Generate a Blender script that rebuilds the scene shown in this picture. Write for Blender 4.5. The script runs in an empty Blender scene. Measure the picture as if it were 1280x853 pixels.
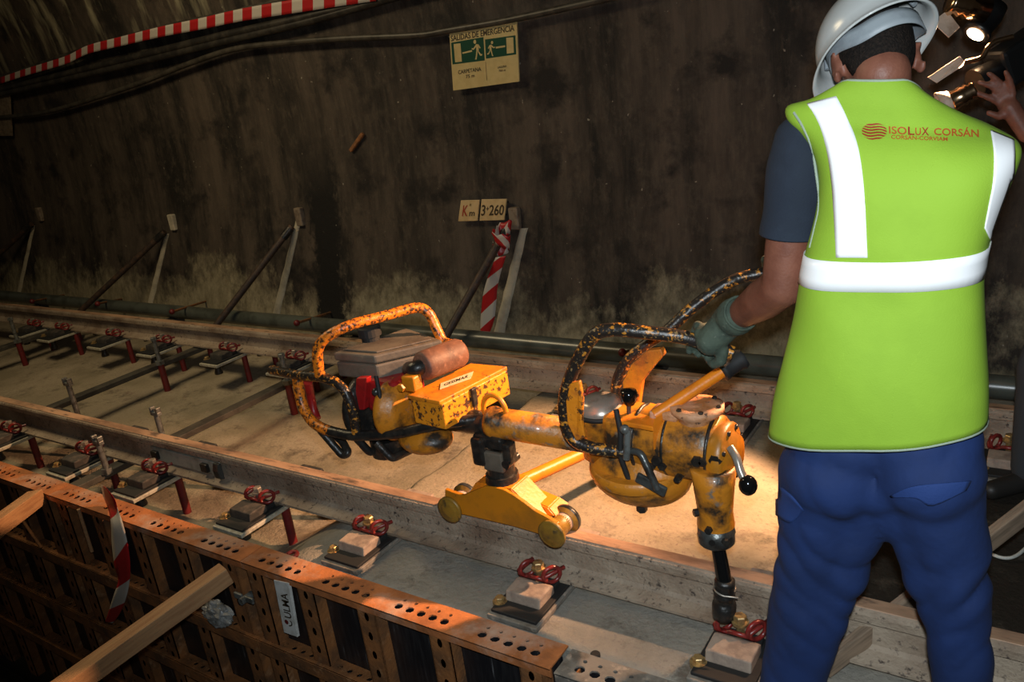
import bpy, bmesh, math, random
from mathutils import Vector as V, Matrix, noise, Quaternion
from mathutils.bvhtree import BVHTree
random.seed(7)
S = bpy.context.scene
COL = S.collection
PI = math.pi

# ------------------------------------------------------------------ camera (solved from the rails' vanishing point)
F = 1010.0
CH = 1.5741                       # eye height above the top of the rails (z = 0)
_c = (640.0, 426.5)
def _solve(dx, vp):
    v1 = V((vp[0]-_c[0], vp[1]-_c[1], F))
    dy = (-F*F - v1[0]*dx)/v1[1]
    n = V((dx, dy, F))
    X = (-v1).normalized(); Z = (-n).normalized(); Y = Z.cross(X)
    return X, Y, Z
RX, RY, RZ = _solve(395, (-890, 288))
EYE = V((0, 0, CH))
def ray(px, py):
    d = V((px-_c[0], py-_c[1], F))
    return V((RX.dot(d), RY.dot(d), RZ.dot(d)))
def P(px, py, y=None, z=None, x=None):
    """place in the tunnel of something seen at a given spot of the photo, once its distance is known"""
    d = ray(px, py)
    if y is not None: t = y/d.y
    elif z is not None: t = (z-CH)/d.z
    else: t = x/d.x
    return EYE + d*t
cam = bpy.data.cameras.new('camera'); cam.sensor_width = 36; cam.lens = F/1280*36; cam.clip_end = 100; cam.clip_start = .05
co = bpy.data.objects.new('camera', cam); COL.objects.link(co)
cx = V((RX[0], RY[0], RZ[0])); cy = -V((RX[1], RY[1], RZ[1])); cz = -V((RX[2], RY[2], RZ[2]))
M = Matrix.Identity(4)
for i in range(3):
    M[i][0] = cx[i]; M[i][1] = cy[i]; M[i][2] = cz[i]; M[i][3] = EYE[i]
co.matrix_world = M
S.camera = co

# ------------------------------------------------------------------ materials
def lin(c):
    return tuple(((v/255)/12.92 if v/255 <= .04045 else ((v/255+.055)/1.055)**2.4) for v in c)
MATS = {}
def mat(name, c1, c2=None, scale=20, lo=.45, hi=.6, rough=.6, metal=0, c3=None, scale3=90, lo3=.6, hi3=.66,
        bump=0, bscale=60, stretch=(1, 1, 1), spec=.5, emit=None, detail=6, coat=0):
    m = bpy.data.materials.new(name); m.use_nodes = True
    nt = m.node_tree; N = nt.nodes; L = nt.links
    b = N['Principled BSDF']
    b.inputs['Roughness'].default_value = rough; b.inputs['Metallic'].default_value = metal
    b.inputs['Specular IOR Level'].default_value = spec
    b.inputs['Coat Weight'].default_value = coat
    b.inputs['Base Color'].default_value = (*c1, 1)
    tc = N.new('ShaderNodeTexCoord'); mp = N.new('ShaderNodeMapping'); mp.inputs['Scale'].default_value = stretch
    L.new(tc.outputs['Object'], mp.inputs['Vector'])
    def nz(sc, lo, hi, det=detail):
        n = N.new('ShaderNodeTexNoise'); n.inputs['Scale'].default_value = sc; n.inputs['Detail'].default_value = det
        n.inputs['Roughness'].default_value = .62
        L.new(mp.outputs['Vector'], n.inputs['Vector'])
        r = N.new('ShaderNodeMapRange'); r.inputs['From Min'].default_value = lo; r.inputs['From Max'].default_value = hi
        L.new(n.outputs['Fac'], r.inputs['Value']); return r.outputs['Result']
    def mix(fac, a, bb):
        x = N.new('ShaderNodeMix'); x.data_type = 'RGBA'
        L.new(fac, x.inputs['Factor'])
        if isinstance(a, tuple): x.inputs['A'].default_value = (*a, 1)
        else: L.new(a, x.inputs['A'])
        if isinstance(bb, tuple): x.inputs['B'].default_value = (*bb, 1)
        else: L.new(bb, x.inputs['B'])
        return x.outputs['Result']
    col = c1
    if c2: col = mix(nz(scale, lo, hi), col, c2)
    if c3: col = mix(nz(scale3, lo3, hi3), col, c3)
    if not isinstance(col, tuple): L.new(col, b.inputs['Base Color'])
    if bump:
        n = N.new('ShaderNodeTexNoise'); n.inputs['Scale'].default_value = bscale; n.inputs['Detail'].default_value = 6
        L.new(mp.outputs['Vector'], n.inputs['Vector'])
        bp = N.new('ShaderNodeBump'); bp.inputs['Strength'].default_value = bump; bp.inputs['Distance'].default_value = .01
        L.new(n.outputs['Fac'], bp.inputs['Height']); L.new(bp.outputs['Normal'], b.inputs['Normal'])
    if emit:
        b.inputs['Emission Color'].default_value = (*emit[0], 1); b.inputs['Emission Strength'].default_value = emit[1]
    MATS[name] = m
    return m

ORANGE = (.78, .25, .012)
m_orange = mat('chipped orange paint', ORANGE, (.055, .03, .016), 38, .54, .60, rough=.5, c3=(.46, .13, .02), scale3=11, lo3=.48, hi3=.68, bump=.25)
m_lid = mat('worn orange lid paint', (.74, .24, .012), (.10, .045, .018), 24, .60, .66, rough=.45, c3=(.50, .15, .015), scale3=10, lo3=.45, hi3=.65, bump=.15)
m_wheel = mat('dull ochre wheel', (.30, .165, .02), (.16, .09, .02), 12, .42, .66, rough=.4, c3=(.05, .035, .02), scale3=30, lo3=.58, hi3=.7, bump=.15)
m_orange_clean = mat('orange paint', (.80, .23, .010), (.50, .13, .015), 14, .5, .75, rough=.4, c3=(.09, .05, .03), scale3=60, lo3=.66, hi3=.7, bump=.1)
m_ochre = mat('oily ochre paint', (.56, .20, .014), (.028, .019, .012), 8, .47, .62, rough=.42, c3=(.17, .15, .12), scale3=15, lo3=.58, hi3=.68, bump=.22, coat=.1)
m_ochre_plate = mat('ochre plate paint', (.56, .20, .008), (.30, .12, .014), 7, .45, .7, rough=.4, c3=(.10, .05, .03), scale3=50, lo3=.68, hi3=.72, bump=.12)
m_yellow_side = mat('flaked yellow paint', (.80, .28, .014), (.08, .035, .016), 42, .53, .57, rough=.45, bump=.3)
m_tubeworn = mat('worn black and orange tube paint', (.022, .017, .014), (.62, .25, .03), 52, .56, .61, rough=.35, c3=(.30, .19, .08), scale3=95, lo3=.60, hi3=.66, bump=.3)
m_tubeorange = mat('orange tube paint over black', (.82, .22, .014), (.045, .026, .016), 70, .47, .58, rough=.38, bump=.3)
m_black = mat('greasy black steel', (.014, .013, .012), (.05, .04, .03), 18, .45, .7, rough=.35, bump=.3)
m_blackplastic = mat('glossy black plastic', (.006, .006, .006), rough=.12)
m_rubber = mat('black rubber', (.012, .012, .012), rough=.7)
m_greasegrey = mat('greasy grey steel', (.10, .105, .10), (.03, .028, .025), 16, .42, .65, rough=.33, metal=.5, bump=.2)
m_chrome = mat('dull bright steel', (.36, .32, .27), (.2, .16, .12), 20, .5, .7, rough=.3, metal=.45)
m_zinc = mat('grey galvanised bolt steel', (.20, .21, .20), (.1, .1, .09), 30, rough=.4, metal=.4)
m_brass = mat('yellow passivated steel', (.45, .30, .12), (.2, .13, .06), 40, rough=.35, metal=.5)
m_tread = mat('bare roller tread', (.55, .40, .32), (.35, .26, .2), 20, rough=.45, metal=.2)
m_flangedust = mat('dusty ochre casting top', (.62, .33, .19), (.42, .17, .05), 14, .42, .62, rough=.6, c3=(.1, .06, .04), scale3=40, lo3=.62, hi3=.68, bump=.3)
m_red = mat('red engine paint', (.34, .012, .012), (.10, .012, .01), 12, .5, .7, rough=.4)
m_redpin = mat('red oxide paint', (.15, .012, .012), (.06, .010, .009), 14, .5, .7, rough=.5)
m_clip = mat('red coated spring steel', (.22, .022, .018), (.08, .014, .012), 30, .45, .65, rough=.3)
m_muffler = mat('rusty brown muffler steel', (.17, .075, .045), (.09, .04, .028), 12, .4, .65, rough=.6, c3=(.25, .12, .08), scale3=40, lo3=.55, hi3=.7, bump=.2)
m_tank = mat('dusty dark tank', (.14, .115, .085), (.05, .04, .032), 9, .42, .66, rough=.6, c3=(.26, .2, .14), scale3=18, lo3=.55, hi3=.75, bump=.15)
m_rail = mat('dusty rusted rail steel', (.38, .30, .22), (.20, .135, .09), 4, .38, .66, rough=.75, c3=(.07, .05, .04), scale3=48, lo3=.57, hi3=.68, bump=.5, bscale=90)
m_railtop = mat('worn rusty rail head', (.48, .29, .175), (.20, .115, .07), 7, .42, .64, rough=.6, c3=(.10, .07, .05), scale3=26, lo3=.55, hi3=.68, bump=.25, stretch=(.3, 1, 1))
m_fish = mat('pale zinc fishplate', (.42, .41, .34), (.2, .19, .14), 8, .45, .65, rough=.55, bump=.15)
m_plate = mat('dirty steel base plate', (.21, .19, .16), (.12, .10, .08), 14, .45, .65, rough=.65, c3=(.4, .33, .26), scale3=25, lo3=.57, hi3=.7, bump=.2)
m_plateedge = mat('pale zinc plate edge', (.50, .47, .37), (.32, .29, .22), 25, rough=.5)
m_shoulder = mat('dusty grey cast block', (.34, .26, .20), (.2, .15, .12), 18, .45, .65, rough=.75, bump=.2)
m_shoulderdark = mat('dark cast block', (.035, .032, .028), (.10, .08, .065), 18, .5, .7, rough=.7, bump=.2)
m_rust = mat('rusty formwork steel', (.50, .17, .05), (.26, .09, .03), 7, .4, .65, rough=.75, c3=(.5, .33, .24), scale3=5, lo3=.55, hi3=.75, bump=.3)
m_rustdark = mat('dark rusty formwork rib', (.30, .115, .032), (.12, .055, .022), 8, .4, .65, rough=.8, c3=(.36, .18, .08), scale3=20, lo3=.58, hi3=.72, bump=.35)
m_ply = mat('black phenolic plywood', (.010, .0105, .013), (.02, .02, .022), 6, rough=.35, c3=(.3, .3, .31), scale3=6, lo3=.64, hi3=.8, stretch=(9, 9, .8))
m_wood = mat('sawn pine timber', (.50, .28, .13), (.38, .19, .085), 5, .4, .65, rough=.75, stretch=(14, 2, 14), bump=.25, c3=(.24, .15, .09), scale3=9, lo3=.6, hi3=.75)
m_woodgrey = mat('dirty grey timber', (.30, .21, .14), (.17, .12, .08), 6, .4, .65, rough=.8, stretch=(14, 2, 14), bump=.25)
m_pole = mat('rusty black prop tube', (.035, .022, .016), (.085, .045, .025), 20, .45, .65, rough=.6, bump=.2)
m_grout = mat('pale grout', (.50, .44, .32), (.30, .26, .19), 7, .45, .7, rough=.9, bump=.4)
m_pipe = mat('grey green plastic pipe', (.085, .095, .08), (.05, .055, .045), 5, rough=.3, spec=.8)
m_cable = mat('black cable sheath', (.018, .016, .014), (.04, .035, .028), 10, rough=.42)
m_cable2 = mat('dusty cable sheath', (.06, .052, .04), (.03, .026, .02), 10, rough=.45)
m_signcream = mat('cream sign plastic', (.55, .43, .19), (.50, .38, .16), 12, rough=.4)
m_kmcream = mat('yellowed enamel plate', (.56, .40, .20), (.48, .33, .15), 10, rough=.45)
m_signgreen = mat('green sign print', (.006, .055, .030), rough=.4)
m_ink = mat('dark brown sign ink', (.045, .028, .012), rough=.5)
m_white = mat('white plastic label', (.70, .70, .67), (.55, .54, .49), 20, rough=.5)
m_tag = mat('dirty pale tag', (.22, .17, .12), (.14, .1, .07), 20, rough=.6)
m_labelcream = mat('worn cream sticker', (.75, .62, .38), (.6, .4, .16), 40, .5, .7, rough=.5)
m_skin = mat('tanned skin', (.205, .078, .048), (.15, .052, .032), 16, .4, .65, rough=.5, bump=.12, bscale=160, spec=.35)
m_hair = mat('short dark hair', (.008, .006, .005), (.018, .012, .009), 160, spec=.15, rough=.8, bump=.5, bscale=250)
m_helmet = mat('white helmet plastic', (.50, .51, .50), (.44, .45, .44), 6, rough=.22)
m_helmetin = mat('grey helmet lining band', (.26, .29, .31), (.20, .22, .24), 14, rough=.5)
m_vest = mat('fluorescent yellow green vest fabric', (.275, .46, .030), (.255, .43, .027), 5, rough=.8, bump=.1, bscale=300)
m_strip = mat('silver white reflective tape', (.97, .97, .98), rough=.35, spec=.6)
m_trim = mat('grey binding tape', (.30, .36, .28), rough=.7)
m_shirt = mat('navy cotton shirt', (.010, .016, .029), (.014, .022, .038), 7, rough=.9, bump=.15, bscale=220)
m_trouser = mat('royal blue work trousers', (.0055, .026, .12), (.004, .017, .075), 4, .35, .7, rough=.85, bump=.22, bscale=30)
m_pocket = mat('blue pocket flap', (.010, .036, .155), rough=.85, bump=.15, bscale=200)
m_glove = mat('grey green work glove', (.065, .088, .062), (.036, .052, .038), 22, .42, .65, rough=.85, c3=(.15, .165, .12), scale3=45, lo3=.6, hi3=.7, bump=.4)
m_glovetrim = mat('yellowed glove hem', (.36, .30, .13), (.2, .17, .09), 30, rough=.85)
m_boot = mat('black work boot', (.02, .018, .016), rough=.5)
m_logo = mat('red brown vest print', (.42, .085, .012), rough=.7)
m_logo2 = mat('dark red vest print', (.30, .035, .01), rough=.7)
m_jacket = mat('black jacket cloth', (.006, .006, .007), rough=.9)
m_jeans = mat('dark grey blue trousers', (.03, .037, .045), rough=.9)
m_camblack = mat('black camera plastic', (.008, .008, .008), rough=.35)
m_flap = mat('heat marked metal lamp flap', (.55, .40, .30), (.36, .24, .17), 14, rough=.5)
m_copper = mat('warm polished lamp metal', (.75, .5, .3), rough=.18, metal=1)
m_glow = mat('lit lamp lens', (1, .8, .6), emit=((1, .62, .33), 60))
m_bag = mat('crumpled pale plastic', (.3, .3, .29), (.18, .18, .17), 18, rough=.4)
m_whitewire = mat('white cable', (.55, .55, .5), rough=.5)
m_tie = mat('dark dusty steel bar', (.065, .058, .045), (.035, .03, .024), 8, rough=.65, bump=.2)

def tape_material(name, axis, period, slant=0.0, red=(.40, .014, .016), white=(.50, .46, .40)):
    m = bpy.data.materials.new(name); m.use_nodes = True
    nt = m.node_tree; N = nt.nodes; L = nt.links; b = N['Principled BSDF']; b.inputs['Roughness'].default_value = .4
    uv = N.new('ShaderNodeUVMap'); sp = N.new('ShaderNodeSeparateXYZ'); L.new(uv.outputs['UV'], sp.inputs[0])
    ad = N.new('ShaderNodeMath'); ad.operation = 'MULTIPLY_ADD'; L.new(sp.outputs['X'], ad.inputs[0]); ad.inputs[1].default_value = slant
    L.new(sp.outputs['Y'], ad.inputs[2])
    mu = N.new('ShaderNodeMath'); mu.operation = 'DIVIDE'; L.new(ad.outputs[0], mu.inputs[0]); mu.inputs[1].default_value = period
    fr = N.new('ShaderNodeMath'); fr.operation = 'FRACT'; L.new(mu.outputs[0], fr.inputs[0])
    gt = N.new('ShaderNodeMath'); gt.operation = 'GREATER_THAN'; L.new(fr.outputs[0], gt.inputs[0]); gt.inputs[1].default_value = .5
    mx = N.new('ShaderNodeMix'); mx.data_type = 'RGBA'; L.new(gt.outputs[0], mx.inputs['Factor'])
    mx.inputs['A'].default_value = (*red, 1); mx.inputs['B'].default_value = (*white, 1)
    L.new(mx.outputs['Result'], b.inputs['Base Color'])
    return m
m_tape = tape_material('red and white barrier tape', 0, .2, .9)
m_tape_straight = tape_material('red and white banded tape', 0, .2, .0)

def wall_material():
    m = bpy.data.materials.new('sooty tunnel concrete'); m.use_nodes = True
    nt = m.node_tree; N = nt.nodes; L = nt.links; b = N['Principled BSDF']
    b.inputs['Roughness'].default_value = .75; b.inputs['Specular IOR Level'].default_value = .3
    tc = N.new('ShaderNodeTexCoord')
    def mp(s):
        k = N.new('ShaderNodeMapping'); k.inputs['Scale'].default_value = s; L.new(tc.outputs['Object'], k.inputs['Vector']); return k.outputs['Vector']
    def nz(vec, sc, det=8, r=.65):
        n = N.new('ShaderNodeTexNoise'); n.inputs['Scale'].default_value = sc; n.inputs['Detail'].default_value = det; n.inputs['Roughness'].default_value = r
        L.new(vec, n.inputs['Vector']); return n.outputs['Fac']
    def rng(v, a, c, d=0, e=1):
        r = N.new('ShaderNodeMapRange'); L.new(v, r.inputs['Value'])
        for k, q in zip(('From Min', 'From Max', 'To Min', 'To Max'), (a, c, d, e)): r.inputs[k].default_value = q
        return r.outputs['Result']
    def mix(f, a, c):
        x = N.new('ShaderNodeMix'); x.data_type = 'RGBA'; L.new(f, x.inputs['Factor'])
        for k, q in (('A', a), ('B', c)):
            if isinstance(q, tuple): x.inputs[k].default_value = (*q, 1)
            else: L.new(q, x.inputs[k])
        return x.outputs['Result']
    def mth(op, a, c):
        x = N.new('ShaderNodeMath'); x.operation = op
        for i, q in enumerate((a, c)):
            if isinstance(q, (int, float)): x.inputs[i].default_value = q
            else: L.new(q, x.inputs[i])
        return x.outputs[0]
    streak = nz(mp((1, 1, .13)), 2.6, 10, .7)
    fine = nz(mp((1, 1, .6)), 14, 10, .75)
    blot = nz(mp((1, 1, 1)), 1.3, 8)
    soot = mix(rng(streak, .40, .62), (.016, .0135, .011), (.092, .070, .052))
    soot = mix(rng(fine, .5, .8), soot, (.105, .083, .06))
    soot = mix(rng(nz(mp((1, 1, 1)), 3.1), .52, .66), soot, (.016, .013, .011))
    sep = N.new('ShaderNodeSeparateXYZ'); L.new(tc.outputs['Object'], sep.inputs[0])
    # bare concrete along the foot of the wall, with a ragged soot line above it
    edge = mth('ADD', sep.outputs['Z'], mth('MULTIPLY', mth('SUBTRACT', blot, .5), -1.6))
    edge = mth('ADD', edge, mth('MULTIPLY', mth('SUBTRACT', fine, .5), -.5))
    bare = rng(edge, .20, -.10)
    bare = mth('MULTIPLY', bare, .85)
    con = mix(rng(fine, .35, .7), (.20, .17, .10), (.42, .36, .235))
    col = mix(bare, soot, con)
    bx_ = mth('ABSOLUTE', mth('ADD', mth('ADD', sep.outputs['X'], 4.88), mth('MULTIPLY', mth('SUBTRACT', fine, .5), .5)), 0)
    wet = mth('MULTIPLY', rng(bx_, .20, .12), rng(sep.outputs['Z'], 1.3, .8))
    col = mix(wet, col, (.010, .009, .008))
    # white specks of spatter and lime runs
    sp = nz(mp((1, 1, .8)), 34, 2, .4)
    col = mix(rng(sp, .75, .79), col, (.26, .23, .18))
    run = nz(mp((1, 1, .05)), 4.5, 5, .6)
    up = rng(sep.outputs['Z'], 1.9, 2.5)
    col = mix(mth('MULTIPLY', rng(run, .55, .72), up), col, (.42, .38, .25))
    L.new(col, b.inputs['Base Color'])
    bp = N.new('ShaderNodeBump'); bp.inputs['Strength'].default_value = .5; bp.inputs['Distance'].default_value = .02
    L.new(fine, bp.inputs['Height']); L.new(bp.outputs['Normal'], b.inputs['Normal'])
    return m
def floor_material():
    m = bpy.data.materials.new('dusty track slab concrete'); m.use_nodes = True
    nt = m.node_tree; N = nt.nodes; L = nt.links; b = N['Principled BSDF']
    b.inputs['Roughness'].default_value = .85; b.inputs['Specular IOR Level'].default_value = .25
    tc = N.new('ShaderNodeTexCoord')
    def nz(sc, det=8, r=.65, st=(1, 1, 1)):
        k = N.new('ShaderNodeMapping'); k.inputs['Scale'].default_value = st; L.new(tc.outputs['Object'], k.inputs['Vector'])
        n = N.new('ShaderNodeTexNoise'); n.inputs['Scale'].default_value = sc; n.inputs['Detail'].default_value = det; n.inputs['Roughness'].default_value = r
        L.new(k.outputs['Vector'], n.inputs['Vector']); return n.outputs['Fac']
    def rng(v, a, c):
        r = N.new('ShaderNodeMapRange'); L.new(v, r.inputs['Value']); r.inputs['From Min'].default_value = a; r.inputs['From Max'].default_value = c
        return r.outputs['Result']
    def mix(f, a, c):
        x = N.new('ShaderNodeMix'); x.data_type = 'RGBA'; L.new(f, x.inputs['Factor'])
        for k, q in (('A', a), ('B', c)):
            if isinstance(q, tuple): x.inputs[k].default_value = (*q, 1)
            else: L.new(q, x.inputs[k])
        return x.outputs['Result']
    col = mix(rng(nz(2.2), .4, .62), (.27, .225, .150), (.42, .345, .245))
    col = mix(rng(nz(1.1), .55, .7), col, (.20, .165, .12))
    col = mix(rng(nz(60, 4), .55, .72), col, (.21, .16, .12))
    col = mix(rng(nz(9, 6), .62, .75), col, (.44, .31, .23))
    sp = N.new('ShaderNodeSeparateXYZ'); L.new(tc.outputs['Object'], sp.inputs[0])
    nn = nz(3.5, 6)
    def mth(op, a, c):
        x = N.new('ShaderNodeMath'); x.operation = op
        for i, q in enumerate((a, c)):
            if isinstance(q, (int, float)): x.inputs[i].default_value = q
            else: L.new(q, x.inputs[i])
        return x.outputs[0]
    # black ballast and lamp shadow, both painted into the colour between the rails
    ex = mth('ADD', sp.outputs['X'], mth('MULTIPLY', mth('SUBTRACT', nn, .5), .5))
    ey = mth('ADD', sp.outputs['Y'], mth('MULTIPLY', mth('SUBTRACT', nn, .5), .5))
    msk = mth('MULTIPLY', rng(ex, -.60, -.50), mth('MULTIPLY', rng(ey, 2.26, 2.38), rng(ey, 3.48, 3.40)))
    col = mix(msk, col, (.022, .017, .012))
    nearm = mth('MULTIPLY', rng(mth('ADD', sp.outputs['Y'], mth('MULTIPLY', mth('SUBTRACT', nn, .5), .12)), 2.10, 2.06), rng(ex, -2.95, -2.6))
    col = mix(mth('MULTIPLY', nearm, .5), col, mix(rng(nz(5), .4, .62), (.20, .215, .22), (.30, .30, .29)))
    # dark damp blotches on the older bed
    col = mix(mth('MULTIPLY', rng(nz(4.5, 8, .75), .54, .66), .75), col, (.085, .07, .052))
    L.new(col, b.inputs['Base Color'])
    bp = N.new('ShaderNodeBump'); bp.inputs['Strength'].default_value = .7; bp.inputs['Distance'].default_value = .012
    L.new(nz(45), bp.inputs['Height']); L.new(bp.outputs['Normal'], b.inputs['Normal'])
    return m
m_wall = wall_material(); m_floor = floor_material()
m_trench = mat('damp trench bottom', (.03, .026, .022), (.05, .045, .038), 5, rough=.7, bump=.4)

# ------------------------------------------------------------------ mesh helpers
def frame(d, hint=V((0, 0, 1))):
    d = d.normalized()
    if abs(d.dot(hint)) > .97: hint = V((1, 0, 0))
    u = hint.cross(d).normalized(); v = d.cross(u)
    return u, v, d
class MB:
    def __init__(s): s.bm = bmesh.new()
    def ring_loft(s, rings, cap=True, closed=True, smooth=True):
        vs = [[s.bm.verts.new(p) for p in r] for r in rings]
        n = len(vs[0])
        for a, b in zip(vs, vs[1:]):
            for i in range(n if closed else n-1):
                j = (i+1) % n
                f = s.bm.faces.new((a[i], a[j], b[j], b[i])); f.smooth = smooth
        if cap and closed:
            for r, rev in ((vs[0], True), (vs[-1], False)):
                c = [s.bm.verts.new(v.co) for v in r]     # own cap ring keeps the rim crisp
                f = s.bm.faces.new(list(reversed(c)) if rev else c); f.smooth = False
        return s
    def tube(s, pts, r, seg=12, closed=False, round_corners=0, flat=1.0):
        pts = [V(p) for p in pts]
        if round_corners: pts = fillet(pts, round_corners, closed)
        n = len(pts); rings = []
        u = None
        for i, p in enumerate(pts):
            if closed: d = (pts[(i+1) % n]-pts[i-1])
            else: d = pts[min(i+1, n-1)]-pts[max(i-1, 0)]
            d.normalize()
            if u is None: u = frame(d)[0]
            else:
                u = (u-d*u.dot(d)).normalized()
            v = d.cross(u)
            rr = r[i] if isinstance(r, (list, tuple)) else r
            rings.append([p+u*math.cos(2*PI*k/seg)*rr+v*math.sin(2*PI*k/seg)*rr*flat for k in range(seg)])
        if closed: rings.append(rings[0])
        return s.ring_loft(rings, cap=not closed)
    def lathe(s, p, d, prof, seg=24, cap=True, smooth=True, hint=V((0, 0, 1))):
        """prof: (distance along d, radius)"""
        u, v, d = frame(V(d), hint); p = V(p)
        rings = [[p+d*h+u*math.cos(2*PI*k/seg)*r+v*math.sin(2*PI*k/seg)*r for k in range(seg)] for h, r in prof]
        return s.ring_loft(rings, cap=cap, smooth=smooth)
    def cyl(s, a, b, r0, r1=None, seg=20, bev=0):
        a = V(a); b = V(b); L = (b-a).length; r1 = r0 if r1 is None else r1
        pr = [(0, r0), (L, r1)] if not bev else [(0, r0-bev), (bev, r0), (L-bev, r1), (L, r1-bev)]
        return s.lathe(a, b-a, pr, seg)
    def box(s, c, size, ax=None, bev=0):
        c = V(c); X, Y, Z = ax if ax else (V((1, 0, 0)), V((0, 1, 0)), V((0, 0, 1)))
        b2 = bmesh.new(); bmesh.ops.create_cube(b2, size=1)
        for v in b2.verts: v.co = V((v.co.x*size[0], v.co.y*size[1], v.co.z*size[2]))
        if bev: bmesh.ops.bevel(b2, geom=b2.edges[:], offset=bev, segments=2, affect='EDGES', profile=.5)
        for v in b2.verts: v.co = c+X*v.co.x+Y*v.co.y+Z*v.co.z
        return s.merge(b2)
    def prism(s, poly, ext, bev=0):
        b2 = bmesh.new(); ext = V(ext)
        a = [b2.verts.new(V(p)) for p in poly]; b = [b2.verts.new(V(p)+ext) for p in poly]
        n = len(a)
        b2.faces.new(a); b2.faces.new(list(reversed(b)))
        for i in range(n): b2.faces.new((a[i], b[i], b[(i+1) % n], a[(i+1) % n]))
        bmesh.ops.recalc_face_normals(b2, faces=b2.faces[:])
        if bev: bmesh.ops.bevel(b2, geom=b2.edges[:], offset=bev, segments=2, affect='EDGES', profile=.5)
        return s.merge(b2)
    def ball(s, c, r, seg=20, ax=None):
        r = r if isinstance(r, (tuple, list)) else (r, r, r)
        X, Y, Z = ax if ax else (V((1, 0, 0)), V((0, 1, 0)), V((0, 0, 1)))
        b2 = bmesh.new(); bmesh.ops.create_uvsphere(b2, u_segments=seg, v_segments=max(8, seg*2//3), radius=1)
        for v in b2.verts: v.co = V(c)+X*v.co.x*r[0]+Y*v.co.y*r[1]+Z*v.co.z*r[2]
        for f in b2.faces: f.smooth = True
        return s.merge(b2)
    def capsule(s, a, b, r0, r1, seg=16):
        s.cyl(a, b, r0, r1, seg); s.ball(a, r0, seg); s.ball(b, r1, seg); return s
    def bolt(s, p, d, r, h):
        return s.lathe(p, d, [(0, r), (h*.85, r), (h, r*.85)], 6, smooth=False)
    def merge(s, b2):
        me = bpy.data.meshes.new('tmp'); b2.to_mesh(me); b2.free(); s.bm.from_mesh(me); bpy.data.meshes.remove(me); return s
    def quadpoly(s, pts, smooth=False):
        f = s.bm.faces.new([s.bm.verts.new(V(p)) for p in pts]); f.smooth = smooth; return s
    def build(s, name, m, parent=None, origin=None, recalc=True):
        if recalc: bmesh.ops.recalc_face_normals(s.bm, faces=s.bm.faces[:])
        me = bpy.data.meshes.new(name); s.bm.to_mesh(me); s.bm.free()
        return link(name, me, m, parent, origin)
def wloc(o):
    l = V((0, 0, 0))
    while o: l = l+o.location; o = o.parent
    return l
def link(name, me, m, parent=None, origin=None):
    org = wloc(parent) if parent else V(origin if origin is not None else (0, 0, 0))
    me.transform(Matrix.Translation(-org))
    o = bpy.data.objects.new(name, me); COL.objects.link(o)
    if m: 
        me.materials.clear(); me.materials.append(m)
    if parent: o.parent = parent
    elif origin is not None: o.location = org
    return o
def fillet(pts, r, closed=False, n=6):
    out = []; N = len(pts)
    for i, p in enumerate(pts):
        if not closed and (i == 0 or i == N-1): out.append(p); continue
        a = pts[i-1]; b = pts[(i+1) % N]
        da = a-p; db = b-p
        k = min(r, da.length*.48, db.length*.48)
        q0 = p+da.normalized()*k; q1 = p+db.normalized()*k
        for t in range(n+1):
            t /= n
            out.append(q0*(1-t)**2+p*2*t*(1-t)+q1*t*t)
    return out
def curve(pts, n=8):
    """catmull-rom through the points"""
    pts = [V(p) for p in pts]; out = []
    for i in range(len(pts)-1):
        p0 = pts[max(i-1, 0)]; p1 = pts[i]; p2 = pts[i+1]; p3 = pts[min(i+2, len(pts)-1)]
        for k in range(n):
            t = k/n
            out.append(.5*((2*p1)+(p2-p0)*t+(2*p0-5*p1+4*p2-p3)*t*t+(3*p1-p0-3*p2+p3)*t**3))
    out.append(pts[-1]); return out
def tag(o, label, cat, group=None, kind=None):
    o['label'] = label; o['category'] = cat
    if group: o['group'] = group
    if kind: o['kind'] = kind
    return o
def thing(name, loc, label, cat, group=None):
    o = bpy.data.objects.new(name, None); COL.objects.link(o); o.location = V(loc); o.empty_display_size = .05
    return tag(o, label, cat, group)
def struct(o): o['kind'] = 'structure'; return o
def copy_tree(o, parent=None):
    c = o.copy(); COL.objects.link(c)
    if parent: c.parent = parent
    for ch in list(o.children): copy_tree(ch, c)
    return c
def baked(o):
    """apply the modifiers of a temporary object, return its mesh"""
    bpy.context.view_layer.update()
    dg = bpy.context.evaluated_depsgraph_get()
    me = bpy.data.meshes.new_from_object(o.evaluated_get(dg))
    old = o.data; bpy.data.objects.remove(o); bpy.data.meshes.remove(old)
    return me
def remeshed(mb, voxel, smooth=4, fac=.5):
    me = bpy.data.meshes.new('tmp'); mb.bm.to_mesh(me); mb.bm.free()
    o = bpy.data.objects.new('tmp', me); COL.objects.link(o)
    r = o.modifiers.new('r', 'REMESH'); r.mode = 'VOXEL'; r.voxel_size = voxel; r.use_smooth_shade = True
    if smooth:
        k = o.modifiers.new('s', 'SMOOTH'); k.iterations = smooth; k.factor = fac
    return baked(o)
def solid(mb, thick, offset=-1, subd=0):
    bmesh.ops.remove_doubles(mb.bm, verts=mb.bm.verts[:], dist=1e-5)
    me = bpy.data.meshes.new('tmp'); mb.bm.to_mesh(me); mb.bm.free()
    o = bpy.data.objects.new('tmp', me); COL.objects.link(o)
    if subd:
        q = o.modifiers.new('u', 'SUBSURF'); q.levels = subd; q.render_levels = subd
    k = o.modifiers.new('s', 'SOLIDIFY'); k.thickness = thick; k.offset = offset
    return baked(o)
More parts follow.
